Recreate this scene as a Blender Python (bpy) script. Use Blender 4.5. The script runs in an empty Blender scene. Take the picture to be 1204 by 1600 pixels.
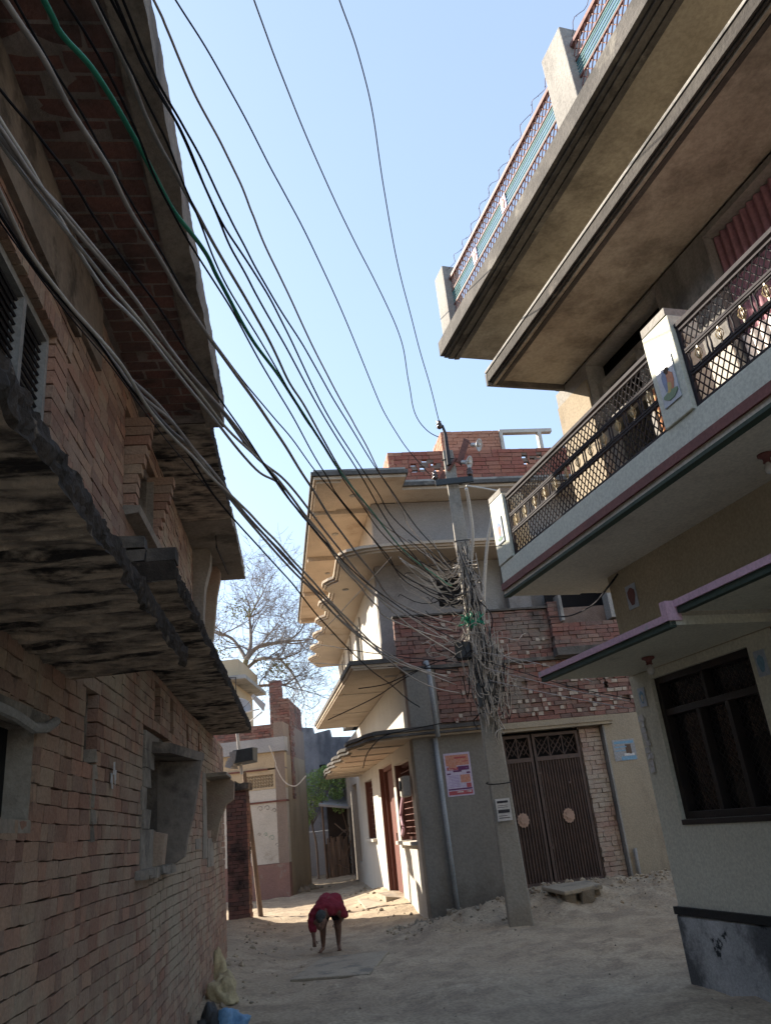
import bpy, bmesh, math, random
from mathutils import Vector, Matrix, noise
random.seed(7)
R_ = math.radians
S = bpy.context.scene
# ------------------------------------------------------------ camera
H0 = 1.55
pitch, roll = R_(21.9), R_(6.15)
cF = Vector((0, math.cos(pitch), math.sin(pitch)))
up0 = Vector((1, 0, 0)).cross(cF)
cR = (Vector((1, 0, 0))*math.cos(roll) - up0*math.sin(roll)).normalized()
cU = cR.cross(cF)
cC = Vector((0, 0, H0))
cam = bpy.data.cameras.new('camera'); camo = bpy.data.objects.new('camera', cam)
S.collection.objects.link(camo); S.camera = camo
M4 = Matrix.Identity(4)
for i, v in enumerate((cR, cU, -cF)):
    M4[0][i], M4[1][i], M4[2][i] = v
M4.translation = cC
camo.matrix_world = M4
cam.sensor_fit = 'VERTICAL'; cam.sensor_height = 36; cam.lens = 36*1205/1600
cam.clip_start = .05; cam.clip_end = 2000
# ------------------------------------------------------------ light
SUN_AZ = Vector((-.87, .49, 0)).normalized(); SUN_EL = R_(29)
w = bpy.data.worlds.new('World'); S.world = w; w.use_nodes = True
nt = w.node_tree; nt.nodes.clear()
sky = nt.nodes.new('ShaderNodeTexSky'); sky.sky_type = 'NISHITA'; sky.sun_disc = False
sky.sun_elevation = SUN_EL; sky.sun_rotation = math.atan2(SUN_AZ.x, SUN_AZ.y)
sky.air_density = 1.1; sky.dust_density = 1.3; sky.ozone_density = 1.3; sky.altitude = 100
bg = nt.nodes.new('ShaderNodeBackground'); bg.inputs[1].default_value = .104
wo = nt.nodes.new('ShaderNodeOutputWorld')
veil = nt.nodes.new('ShaderNodeMix'); veil.data_type = 'RGBA'; veil.inputs[0].default_value = .62
veil.inputs[7].default_value = (1.25, 1.62, 2.25, 1)     # thin even haze over the whole sky
nt.links.new(sky.outputs[0], veil.inputs[6]); nt.links.new(veil.outputs[2], bg.inputs[0]); nt.links.new(bg.outputs[0], wo.inputs[0])
sd = Vector((SUN_AZ.x*math.cos(SUN_EL), SUN_AZ.y*math.cos(SUN_EL), math.sin(SUN_EL)))
sl = bpy.data.lights.new('sun', 'SUN'); sl.energy = 3.1; sl.angle = R_(.55); sl.color = (1, .89, .74)
so = bpy.data.objects.new('sun', sl); S.collection.objects.link(so)
so.rotation_euler = sd.to_track_quat('Z', 'Y').to_euler(); so.location = (-20, 10, 30)
S.view_settings.view_transform = 'Standard'; S.view_settings.look = 'None'
S.view_settings.gamma = 1; S.view_settings.exposure = 2.1; S.view_settings.use_curve_mapping = False
S.render.engine = 'CYCLES'
S.cycles.max_bounces = 7; S.cycles.diffuse_bounces = 5

def ray(x, y):
    return (cF*1205 + cR*(x-602) - cU*(y-800)).normalized()
def at(x, y, zc):
    "point seen at photo pixel x, y whose depth along the view axis is zc"
    d = cF*1205 + cR*(x-602) - cU*(y-800)
    return cC + d*(zc/1205)
def atY(x, y, Y):
    d = ray(x, y); return cC + d*(Y/d.y)
def atZ(x, y, z):
    d = ray(x, y); return cC + d*((z-H0)/d.z)

class Fr:
    def __init__(s, o, u, n): s.o, s.u, s.n = Vector(o), Vector(u).normalized(), Vector(n).normalized()
    def p(s, u, n, z): return s.o + s.u*u + s.n*n + Vector((0, 0, z))
    def hit(s, x, y, n=0):
        d = ray(x, y); q = s.o + s.n*n
        return cC + d*((q-cC).dot(s.n)/d.dot(s.n))
a8 = R_(-8)
L = Fr((-2.25, 8.38, 0), (math.sin(a8), math.cos(a8), 0), (math.cos(a8), -math.sin(a8), 0))
RR = Fr((2.25, 7.9, 0), (.3057, -.9521, 0), (-.9521, -.3057, 0))
MF = Fr((.04, 13.8, 0), (.9854, .1702, 0), (.1702, -.9854, 0))
MS = Fr((.04, 13.8, 0), (-.1702, .9854, 0), (-.9854, -.1702, 0))
W = Fr((0, 0, 0), (1, 0, 0), (0, 1, 0))

# ------------------------------------------------------------ materials
def N(nt, t, **k):
    n = nt.nodes.new(t)
    for a, b in k.items(): setattr(n, a, b)
    return n
MATS = {}
def mat(name, c1, c2=None, s=3.0, rough=.9, bump=.15, bs=40, stain=None, st=(.5, .62), ss=1.2, sz=1.0,
        island=None, metal=0, stain2=None, st2=(.6, .7), ss2=.7, spec=.3, alpha=None, fine=.12, streak=None, low=None):
    if name in MATS: return MATS[name]
    m = bpy.data.materials.new(name); m.use_nodes = True; t = m.node_tree; t.nodes.clear()
    out = N(t, 'ShaderNodeOutputMaterial'); b = N(t, 'ShaderNodeBsdfPrincipled')
    t.links.new(b.outputs[0], out.inputs[0])
    b.inputs['Roughness'].default_value = rough; b.inputs['Metallic'].default_value = metal
    b.inputs['Specular IOR Level'].default_value = spec
    geo = N(t, 'ShaderNodeNewGeometry')
    mp = N(t, 'ShaderNodeVectorMath', operation='MULTIPLY'); mp.inputs[1].default_value = (1, 1, sz)
    t.links.new(geo.outputs['Position'], mp.inputs[0])
    base_vec = mp.outputs[0]
    if streak:
        d1 = N(t, 'ShaderNodeVectorMath', operation='DOT_PRODUCT'); d1.inputs[1].default_value = tuple(L.u*streak[0])
        d2 = N(t, 'ShaderNodeVectorMath', operation='DOT_PRODUCT'); d2.inputs[1].default_value = tuple(L.n*streak[1])
        cx = N(t, 'ShaderNodeCombineXYZ')
        for k, d in enumerate((d1, d2)):
            t.links.new(geo.outputs['Position'], d.inputs[0]); t.links.new(d.outputs['Value'], cx.inputs[k])
        base_vec = cx.outputs[0]
    def nz(scale, detail=6, vec=None, r=.6):
        n = N(t, 'ShaderNodeTexNoise'); n.inputs['Scale'].default_value = scale
        n.inputs['Detail'].default_value = detail; n.inputs['Roughness'].default_value = r
        t.links.new(vec or base_vec, n.inputs['Vector']); return n.outputs['Fac']
    def rng(v, a, c, lo=0., hi=1.):
        n = N(t, 'ShaderNodeMapRange'); n.inputs[1].default_value = a; n.inputs[2].default_value = c
        n.inputs[3].default_value = lo; n.inputs[4].default_value = hi
        n.interpolation_type = 'SMOOTHSTEP'; t.links.new(v, n.inputs[0]); return n.outputs[0]
    def mix(f, a, c, mode='MIX'):
        n = N(t, 'ShaderNodeMix', data_type='RGBA', blend_type=mode)
        if isinstance(f, float): n.inputs[0].default_value = f
        else: t.links.new(f, n.inputs[0])
        for v, i in ((a, 6), (c, 7)):
            if isinstance(v, tuple): n.inputs[i].default_value = (*v[:3], 1)
            else: t.links.new(v, n.inputs[i])
        return n.outputs[2]
    c2 = c2 or tuple(x*.75 for x in c1)
    if island:
        oi = N(t, 'ShaderNodeObjectInfo')
        ad = N(t, 'ShaderNodeMath', operation='ADD')
        t.links.new(geo.outputs['Random Per Island'], ad.inputs[0]); t.links.new(oi.outputs['Random'], ad.inputs[1])
        fr = N(t, 'ShaderNodeMath', operation='FRACT'); t.links.new(ad.outputs[0], fr.inputs[0])
        cr = N(t, 'ShaderNodeValToRGB'); e = cr.color_ramp.elements
        e[0].color = (*island[0], 1); e[0].position = 0; e[1].color = (*island[-1], 1); e[1].position = 1
        for i, c in enumerate(island[1:-1]):
            x = e.new((i+1)/(len(island)-1)); x.color = (*c, 1)
        t.links.new(fr.outputs[0], cr.inputs[0])
        col = mix(rng(nz(s), .35, .7, 0, .45), cr.outputs[0], c2)
    else:
        col = mix(rng(nz(s), .3, .7), c1, c2)
    if stain: col = mix(rng(nz(ss, 8, None, .65), st[0], st[1]), col, stain)
    if stain2: col = mix(rng(nz(ss2, 8, geo.outputs['Position'], .7), st2[0], st2[1]), col, stain2)
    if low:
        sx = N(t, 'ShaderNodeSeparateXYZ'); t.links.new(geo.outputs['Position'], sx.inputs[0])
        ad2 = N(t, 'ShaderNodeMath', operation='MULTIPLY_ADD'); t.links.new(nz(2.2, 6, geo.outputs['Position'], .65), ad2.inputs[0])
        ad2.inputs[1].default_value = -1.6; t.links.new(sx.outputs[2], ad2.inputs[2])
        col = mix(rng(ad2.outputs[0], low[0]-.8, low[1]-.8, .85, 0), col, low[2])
    # fine grain
    g = rng(nz(bs, 4, geo.outputs['Position']), .3, .7, 1-fine, 1+fine)
    cc = N(t, 'ShaderNodeVectorMath', operation='SCALE'); t.links.new(col, cc.inputs[0]); t.links.new(g, cc.inputs['Scale'])
    t.links.new(cc.outputs[0], b.inputs['Base Color'])
    if bump:
        bm = N(t, 'ShaderNodeBump'); bm.inputs['Strength'].default_value = min(1, bump*2); bm.inputs['Distance'].default_value = .01
        t.links.new(nz(bs, 5, geo.outputs['Position']), bm.inputs['Height']); t.links.new(bm.outputs[0], b.inputs['Normal'])
    MATS[name] = m; return m

BR = [(0.24, 0.145, 0.11), (0.34, 0.185, 0.13), (0.42, 0.235, 0.165), (0.29, 0.195, 0.15), (0.45, 0.285, 0.195), (0.38, 0.27, 0.2), (0.25, 0.14, 0.105), (0.42, 0.31, 0.22)]
m_brickL = mat('brick_old', (.2, .1, .08), (.36, .275, .21), 2.2, island=BR, stain=(.40, .32, .235), st=(.47, .62), ss=.8, stain2=(.13, .105, .09), st2=(.58, .72), ss2=1.3, bump=.4, bs=55)
BR2 = [(0.160, 0.080, 0.067), (0.210, 0.092, 0.074), (0.244, 0.113, 0.091), (0.185, 0.101, 0.084), (0.286, 0.176, 0.139), (0.218, 0.092, 0.074), (0.126, 0.076, 0.067), (0.210, 0.143, 0.118)]
m_brickM = mat('brick_red', (0.250, 0.120, 0.090), (0.220, 0.160, 0.135), 3, island=BR2, stain=(.20, .165, .138), st=(.50, .66), ss=1.1, stain2=(.07, .06, .053), st2=(.56, .72), ss2=.9, bump=.35, bs=55)
m_brickT = mat('brick_fresh', (.3, .12, .09), (.28, .13, .1), 3, island=[(.22, .075, .055), (.28, .10, .072), (.25, .085, .062), (.33, .15, .10), (.19, .07, .055)], bump=.3, bs=55)
m_brickP = mat('brick_pale', (.4, .2, .14), (.34, .18, .13), 3, island=[(.36, .17, .11), (.42, .21, .14), (.38, .2, .14)], bump=.3, bs=55)
m_mortar = mat('mortar', (0.217, 0.175, 0.142), (0.108, 0.089, 0.074), 4, stain=(.32, .27, .22), st=(.5, .6), bump=.5)
m_dab = mat('mortar_dab', (0.450, 0.375, 0.306), (0.350, 0.294, 0.244), 6, bump=.4)
m_mortarR = mat('mortar_red', (0.224, 0.168, 0.140), (0.154, 0.112, 0.091), 5, bump=.5)
m_plL = mat('old_plaster', (0.340, 0.298, 0.246), (0.255, 0.219, 0.184), 3, stain=(.15, .13, .11), st=(.5, .65), ss=2, bump=.5, bs=30)
m_plD = mat('brown_plaster', (0.276, 0.228, 0.186), (0.198, 0.162, 0.132), 4, stain=(.10, .082, .068), st=(.48, .62), ss=3, bump=.9, bs=18)
m_soot = mat('sooty_concrete', (0.155, 0.132, 0.109), (0.055, 0.048, 0.043), 4, stain=(.03, .028, .028), st=(.56, .68), ss=3, bump=.8, bs=25)
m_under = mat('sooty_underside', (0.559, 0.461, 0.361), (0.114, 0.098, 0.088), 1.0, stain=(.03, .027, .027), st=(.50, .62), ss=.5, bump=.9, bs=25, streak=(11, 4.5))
m_crust = mat('black_crust', (.05, .038, .03), (.02, .016, .013), 9, stain=(.15, .115, .085), st=(.58, .70), ss=16, bump=1., bs=30)
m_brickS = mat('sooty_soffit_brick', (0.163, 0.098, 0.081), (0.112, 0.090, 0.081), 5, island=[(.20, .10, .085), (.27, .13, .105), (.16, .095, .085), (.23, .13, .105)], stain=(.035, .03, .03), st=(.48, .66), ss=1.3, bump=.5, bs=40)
m_mortS = mat('soffit_mortar', (0.364, 0.300, 0.266), (0.214, 0.182, 0.160), 5, stain=(.04, .035, .035), st=(.5, .66), ss=1.3, bump=.5)
m_conc = mat('concrete', (0.325, 0.312, 0.288), (0.250, 0.237, 0.219), 2.5, stain=(.13, .125, .118), st=(.52, .68), ss=1.4, sz=.35, bump=.35, bs=35)
m_concT = mat('concrete_tan', (.40, .36, .29), (.32, .285, .225), 1.6, stain=(.19, .165, .13), st=(.44, .66), ss=1.5, bump=.3, bs=30)
m_concW = mat('concrete_weathered', (.17, .155, .135), (.12, .11, .095), 3, stain=(.07, .063, .055), st=(.5, .64), ss=2.2, bump=.5, bs=30)
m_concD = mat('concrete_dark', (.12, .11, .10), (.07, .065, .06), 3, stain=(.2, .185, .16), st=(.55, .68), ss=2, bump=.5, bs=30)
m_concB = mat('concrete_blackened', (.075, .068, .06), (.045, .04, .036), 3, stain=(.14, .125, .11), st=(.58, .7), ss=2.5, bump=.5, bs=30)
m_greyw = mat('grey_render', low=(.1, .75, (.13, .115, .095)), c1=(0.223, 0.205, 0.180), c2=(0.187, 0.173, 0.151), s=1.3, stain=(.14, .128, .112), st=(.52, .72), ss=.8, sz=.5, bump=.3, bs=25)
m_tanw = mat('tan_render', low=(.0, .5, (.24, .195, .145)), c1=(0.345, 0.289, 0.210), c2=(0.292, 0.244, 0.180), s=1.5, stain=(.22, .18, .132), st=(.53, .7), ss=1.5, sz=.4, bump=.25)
m_white = mat('white_wall', (.50, .465, .41), (.45, .415, .365), 2, stain=(.37, .33, .28), st=(.55, .75), ss=2, sz=.3, bump=.2)
m_cream = mat('cream_soffit', (.50, .41, .315), (.42, .345, .265), 1.5, stain=(.34, .26, .185), st=(.55, .72), ss=1.5, bump=.2)
m_purple = mat('mauve_grey_wall', (0.296, 0.274, 0.255), (0.259, 0.237, 0.222), 1.5, stain=(.19, .17, .16), st=(.52, .72), ss=1, bump=.2)
m_green = mat('pale_green_paint', (.66, .67, .57), (.61, .62, .53), 1.4, rough=.75, stain=(.45, .48, .43), st=(.56, .75), ss=1.5, sz=.3, bump=.12, stain2=(.22, .22, .2), st2=(.70, .74), ss2=2.4)
m_greyg = mat('grey_green_paint', (0.609, 0.594, 0.490), (0.555, 0.539, 0.446), 1.2, rough=.8, stain=(.36, .35, .285), st=(.55, .75), ss=1.2, sz=.4, bump=.12)
m_tanR = mat('brown_tan_paint', (0.448, 0.376, 0.263), (0.393, 0.331, 0.230), 1.0, rough=.8, stain=(.28, .235, .165), st=(.53, .75), ss=1.2, sz=.4, bump=.12)
m_pink = mat('pink_paint', (0.644, 0.414, 0.483), (0.575, 0.368, 0.437), 3, rough=.7, stain=(.4, .38, .36), st=(.62, .66), ss=5, bump=.1)
m_dkgreen = mat('dark_green_paint', (.05, .075, .055), (.04, .06, .045), 4, rough=.7, bump=.1)
m_maroon = mat('maroon_paint', (.22, .085, .075), (.17, .07, .065), 4, rough=.7, bump=.1)
m_cream2 = mat('soffit_paint', (0.621, 0.564, 0.471), (0.564, 0.506, 0.425), 1.2, rough=.85, bump=.1, stain=(.42, .375, .31), st=(.55, .75))
m_iron = mat('black_iron', (.045, .04, .044), (.03, .026, .03), 8, rough=.75, bump=.1, spec=.2)
m_rust = mat('rusty_iron', (.17, .075, .06), (.12, .055, .045), 8, rough=.7, bump=.2)
m_rustp = mat('red_rail_paint', (.25, .12, .10), (.18, .09, .08), 8, rough=.6, bump=.1)
m_turq = mat('turquoise_paint', (.10, .30, .32), (.08, .22, .25), 8, rough=.5, bump=.05)
m_gold = mat('gold_paint', (.42, .33, .17), (.3, .22, .1), 12, rough=.4, bump=.05, spec=.6)
m_gate = mat('brown_gate_metal', (.105, .068, .056), (.075, .05, .043), 5, rough=.6, bump=.15, stain=(.06, .048, .042), st=(.6, .66), ss=9, spec=.4)
m_wood = mat('red_brown_door', (.17, .07, .055), (.12, .05, .04), 6, rough=.6, sz=.2, bump=.2)
m_woodd = mat('dark_window_wood', (.028, .020, .018), (.018, .014, .013), 6, rough=.5, bump=.15)
m_woodp = mat('weathered_timber', (0.196, 0.140, 0.105), (0.112, 0.084, 0.067), 10, sz=.2, bump=.4)
m_dark = mat('dark_interior', (.012, .011, .012), (.008, .008, .009), 2, bump=0)
m_pipe = mat('grey_plastic_pipe', (0.325, 0.338, 0.351), (0.260, 0.273, 0.280), 3, rough=.5, bump=.03)
m_pipew = mat('white_plastic_pipe', (.52, .5, .46), (.45, .43, .4), 3, rough=.5, bump=.03)
m_wireg = mat('grey_cable', (0.420, 0.378, 0.350), (0.322, 0.287, 0.266), 5, rough=.8, bump=.03, spec=.15)
m_wirew = mat('pale_cable', (0.572, 0.533, 0.481), (0.455, 0.416, 0.370), 5, rough=.8, bump=.03, spec=.15)
m_wireb = mat('black_cable', (.018, .018, .022), (.012, .012, .015), 5, rough=.8, bump=.02, spec=.15)
m_wireG = mat('green_cable', (0.042, 0.294, 0.182), (0.028, 0.224, 0.140), 5, rough=.5, bump=.02)
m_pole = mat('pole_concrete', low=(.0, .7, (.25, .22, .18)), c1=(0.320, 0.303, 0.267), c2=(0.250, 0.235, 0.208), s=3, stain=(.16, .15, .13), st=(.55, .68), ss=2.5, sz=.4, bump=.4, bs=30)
m_dirt = mat('dusty_earth', (.42, .34, .24), (.34, .27, .19), .8, stain=(.29, .23, .165), st=(.46, .60), ss=2.6, bump=1., bs=30, stain2=(.46, .375, .27), st2=(.56, .68), ss2=.9, fine=.2)
m_stone = mat('rubble_stone', (0.234, 0.198, 0.149), (0.180, 0.153, 0.117), 5, island=[(.2, .17, .13), (.26, .22, .165), (.3, .255, .19), (.24, .17, .13)], bump=.5)
m_slab = mat('concrete_cover', (.38, .325, .245), (.32, .27, .205), 2, bump=.3, stain=(.2, .18, .15), st=(.5, .65), ss=3)
m_farw = mat('grey_far_wall', (.30, .30, .31), (.2, .2, .215), .8, stain=(.10, .105, .12), st=(.45, .62), ss=.7, sz=.5, bump=.4)
m_farl = mat('pale_wall_base', (.36, .36, .36), (.28, .28, .285), 1, bump=.3)
m_creamh = mat('cream_house_paint', (0.475, 0.380, 0.257), (0.418, 0.332, 0.223), 1, bump=.15, stain=(.36, .28, .19), st=(.56, .72), ss=1.5)
m_whh = mat('whitewash', (.52, .49, .44), (.45, .42, .37), 1.5, bump=.2, stain=(.36, .32, .27), st=(.55, .7), ss=1.8)
m_redd = mat('faded_red_dado', (0.264, 0.156, 0.132), (0.216, 0.132, 0.114), 2, bump=.3, stain=(.25, .2, .17), st=(.55, .65), ss=3)
m_sidew = mat('brown_side_wall', (0.266, 0.210, 0.175), (0.210, 0.168, 0.140), 1.5, stain=(.25, .21, .175), st=(.55, .7), ss=1.5, sz=.4, bump=.3)
m_bark = mat('bark', (.24, .20, .17), (.17, .14, .12), 3, bump=.3)
m_barky = mat('lichen_bark', (.26, .23, .09), (.16, .13, .08), 4, bump=.3)
m_leaf = mat('leaves', (0.144, 0.264, 0.072), (0.108, 0.192, 0.060), 4, rough=.6, island=[(.14, .26, .08), (.21, .34, .11), (.26, .36, .14), (.12, .22, .07)], bump=0)
m_leafy = mat('young_leaves', (.2, .2, .06), (.16, .17, .05), 4, rough=.6, bump=0)
m_paper = mat('poster_paper', (.52, .45, .55), (.46, .4, .52), 9, bump=.03, rough=.6)
m_paperw = mat('notice_paper', (.62, .61, .6), (.5, .49, .49), 9, bump=.03)
m_pr_red = mat('print_red', (.42, .09, .10), (.36, .09, .10), 20, bump=0)
m_pr_or = mat('print_orange', (.52, .22, .14), (.5, .26, .2), 20, bump=0)
m_pr_pur = mat('print_purple', (.14, .04, .12), (.12, .05, .12), 20, bump=0)
m_pr_lil = mat('print_lilac', (.34, .25, .45), (.3, .22, .4), 20, bump=0)
m_pr_blu = mat('print_blue', (.16, .30, .42), (.2, .34, .46), 9, bump=0)
m_pr_brn = mat('print_brown', (.12, .08, .06), (.1, .07, .05), 9, bump=0)
m_pr_blk = mat('print_black', (.04, .04, .05), (.05, .05, .06), 9, bump=0)
m_tile = mat('ceramic_tile', (.40, .45, .52), (.36, .42, .5), 6, rough=.3, bump=0, spec=.5)
m_curt = mat('pink_curtain', (.42, .22, .25), (.34, .18, .21), 3, rough=.9, bump=.1)
m_curt_lit = mat('sunlit_white_curtain', (.74, .68, .64), (.64, .58, .54), 3, rough=.9, bump=.1)  # whitish tone stands in for sunlight on the curtain
m_curto = mat('orange_curtain', (.50, .24, .12), (.34, .13, .07), 14, rough=.9, bump=.1, stain=(.5, .38, .2), st=(.5, .56), ss=18)
m_skin = mat('skin_brown', (0.156, 0.085, 0.058), (0.124, 0.065, 0.047), 9, rough=.6, bump=.03)
m_shirt = mat('maroon_shirt', (0.213, 0.022, 0.037), (0.163, 0.018, 0.031), 6, rough=.9, bump=.1)
m_short = mat('dark_shorts', (.03, .02, .025), (.025, .018, .02), 6, rough=.9, bump=.1)
m_hair = mat('greying_hair', (.055, .055, .05), (.03, .03, .03), 30, rough=.8, bump=.3)
m_bagy = mat('cream_sack_cloth', (0.504, 0.408, 0.240), (0.408, 0.324, 0.192), 8, bump=.2)
m_bagb = mat('blue_plastic', (0.165, 0.330, 0.510), (0.120, 0.240, 0.390), 8, rough=.4, bump=.05, spec=.5)
m_bagd = mat('dark_plastic', (.03, .035, .04), (.05, .05, .05), 8, rough=.45, bump=.05)
m_glassl = mat('frosted_bulb', (.55, .53, .5), (.5, .48, .45), 8, rough=.25, bump=0, spec=.6)
m_lampm = mat('lamp_reflector', (.38, .37, .36), (.28, .26, .25), 9, rough=.35, bump=.02, metal=.3)
m_glassd = mat('dark_glass', (.018, .018, .022), (.03, .028, .03), 2, rough=.12, bump=.02, bs=3, spec=.7)
m_teal = mat('window_blue_glass', (.12, .2, .26), (.08, .14, .2), 3, rough=.15, bump=0, spec=.8)
m_blkband = mat('black_dado_paint', (.02, .02, .02), (.03, .028, .026), 4, rough=.8, bump=.1)
m_bluew = mat('blue_white_plinth', (.50, .51, .51), (.36, .37, .37), 2.2, stain=(.10, .105, .11), st=(.42, .6), ss=1.6, bump=.3, stain2=(.03, .035, .04), st2=(.60, .64), ss2=3.2)
m_box = mat('dark_tin', (.045, .055, .06), (.035, .04, .045), 4, rough=.5, bump=.1)
m_dish = mat('pale_metal_sheet', (.36, .36, .36), (.3, .3, .3), 3, rough=.5, bump=.05)
m_insul = mat('brown_porcelain', (.06, .03, .025), (.05, .03, .025), 8, rough=.2, bump=0, spec=.6)

# ------------------------------------------------------------ mesh building
WL = {}
COL = S.collection
def tag(o, label=None, cat=None, group=None, kind=None):
    if label: o['label'] = label
    if cat: o['category'] = cat
    if group: o['group'] = group
    if kind: o['kind'] = kind
    return o
def empty(name, loc, label, cat, group=None):
    o = bpy.data.objects.new(name, None); COL.objects.link(o); o.location = loc; o.empty_display_size = .2
    WL[o.name] = Vector(loc); return tag(o, label, cat, group)
class MB:
    def __init__(s): s.v, s.f = [], []
    def add(s, vs, fs):
        k = len(s.v); s.v += [Vector(a) for a in vs]; s.f += [tuple(i+k for i in f) for f in fs]; return s
    def hexa(s, p):
        return s.add(p, [(0, 3, 2, 1), (4, 5, 6, 7), (0, 1, 5, 4), (1, 2, 6, 5), (2, 3, 7, 6), (3, 0, 4, 7)])
    def box(s, fr, u0, u1, n0, n1, z0, z1, j=0):
        P = [fr.p(u, n, z) for z in (z0, z1) for (u, n) in ((u0, n0), (u1, n0), (u1, n1), (u0, n1))]
        if j: P = [p+Vector((random.uniform(-j, j), random.uniform(-j, j), random.uniform(-j, j))) for p in P]
        return s.hexa(P)
    def prism(s, fr, poly, z0, z1, axis='z'):
        "axis z: poly of (u,n) extruded in z; axis u: poly of (n,z) extruded in u; axis n: poly of (u,z) along n"
        f = {'z': lambda a, b, c: fr.p(a, b, c), 'u': lambda a, b, c: fr.p(c, a, b), 'n': lambda a, b, c: fr.p(a, c, b)}[axis]
        n = len(poly)
        A = [f(a, b, z0) for a, b in poly]; B = [f(a, b, z1) for a, b in poly]
        return s.add(A+B, [tuple(range(n-1, -1, -1)), tuple(range(n, 2*n))] + [(i, (i+1) % n, n+(i+1) % n, n+i) for i in range(n)])
    def tube(s, pts, r, sides=6, cap=True):
        pts = [Vector(p) for p in pts]; n = len(pts)
        if n < 2: return s
        rs = r if isinstance(r, (list, tuple)) else [r]*n
        vs = []; up = Vector((.13, .21, .97))
        for i, p in enumerate(pts):
            t = (pts[min(i+1, n-1)]-pts[max(i-1, 0)])
            if t.length < 1e-7: t = Vector((0, 0, 1))
            t.normalize(); a = t.cross(up)
            if a.length < .05: a = t.cross(Vector((1, 0, 0)))
            a.normalize(); b = t.cross(a)
            for k in range(sides):
                th = 2*math.pi*k/sides; vs.append(p+(a*math.cos(th)+b*math.sin(th))*rs[i])
        fs = []
        for i in range(n-1):
            for k in range(sides):
                k2 = (k+1) % sides; fs.append((i*sides+k, i*sides+k2, (i+1)*sides+k2, (i+1)*sides+k))
        if cap: fs += [tuple(range(sides-1, -1, -1)), tuple((n-1)*sides+k for k in range(sides))]
        return s.add(vs, fs)
    def lathe(s, c, ax, prof, sides=14):
        ax = Vector(ax).normalized(); a = ax.cross(Vector((.3, .1, .9)));
        if a.length < .1: a = ax.cross(Vector((1, 0, 0)))
        a.normalize(); b = ax.cross(a); vs = []; n = len(prof)
        for (r, h) in prof:
            for k in range(sides):
                th = 2*math.pi*k/sides; vs.append(Vector(c)+ax*h+(a*math.cos(th)+b*math.sin(th))*r)
        fs = [(i*sides+k, i*sides+(k+1) % sides, (i+1)*sides+(k+1) % sides, (i+1)*sides+k) for i in range(n-1) for k in range(sides)]
        fs += [tuple(range(sides-1, -1, -1)), tuple((n-1)*sides+k for k in range(sides))]
        return s.add(vs, fs)
    def build(s, name, m, parent=None, smooth=False, bevel=0, kind=None, recalc=True, at=None):
        if not s.v: return None
        lo = Vector([min(v[i] for v in s.v) for i in range(3)]); hi = Vector([max(v[i] for v in s.v) for i in range(3)])
        c = Vector(((lo.x+hi.x)/2, (lo.y+hi.y)/2, lo.z))
        me = bpy.data.meshes.new(name); me.from_pydata([tuple(v-c) for v in s.v], [], s.f)
        if recalc:
            bm = bmesh.new(); bm.from_mesh(me); bmesh.ops.recalc_face_normals(bm, faces=bm.faces)
            bm.to_mesh(me); bm.free()
        me.materials.append(m)
        if smooth:
            for p in me.polygons: p.use_smooth = True
        o = bpy.data.objects.new(name, me); COL.objects.link(o)
        pl = WL[parent.name] if parent else Vector()
        if parent: o.parent = parent
        o.location = c-pl; WL[o.name] = c
        if bevel:
            b = o.modifiers.new('bevel', 'BEVEL'); b.width = bevel; b.segments = 2; b.limit_method = 'ANGLE'
        if kind: o['kind'] = kind
        return o
def cut_cells(u0, u1, z0, z1, holes):
    us = sorted({u0, u1, *[h[0] for h in holes], *[h[1] for h in holes]}); zs = sorted({z0, z1, *[h[2] for h in holes], *[h[3] for h in holes]})
    us = [u for u in us if u0 <= u <= u1]; zs = [z for z in zs if z0 <= z <= z1]
    for i in range(len(us)-1):
        for k in range(len(zs)-1):
            a, b, c, d = us[i], us[i+1], zs[k], zs[k+1]; mu, mz = (a+b)/2, (c+d)/2
            if not any(h[0] < mu < h[1] and h[2] < mz < h[3] for h in holes): yield a, b, c, d
def wall(fr, u0, u1, n0, n1, z0, z1, holes=()):
    "wall box with real openings: welded grid so no inner faces show"
    m = MB()
    cells = list(cut_cells(u0, u1, z0, z1, holes))
    bm = {}
    S_ = {(a, b, c, d) for a, b, c, d in cells}
    edges = {}
    for a, b, c, d in cells:
        for e in (((a, c), (a, d)), ((b, c), (b, d)), ((a, c), (b, c)), ((a, d), (b, d))):
            edges[e] = edges.get(e, 0)+1
        for n in (n0, n1):
            m.add([fr.p(a, n, c), fr.p(b, n, c), fr.p(b, n, d), fr.p(a, n, d)], [(0, 1, 2, 3)])
    for ((a, c), (b, d)), k in edges.items():
        if k == 1: m.add([fr.p(a, n0, c), fr.p(b, n0, d), fr.p(b, n1, d), fr.p(a, n1, c)], [(0, 1, 2, 3)])
    # weld
    key = {}; nv = []; mp = []
    for v in m.v:
        k = (round(v.x, 4), round(v.y, 4), round(v.z, 4))
        if k not in key: key[k] = len(nv); nv.append(v)
        mp.append(key[k])
    m.v = nv; m.f = [tuple(mp[i] for i in f) for f in m.f]
    return m

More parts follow.
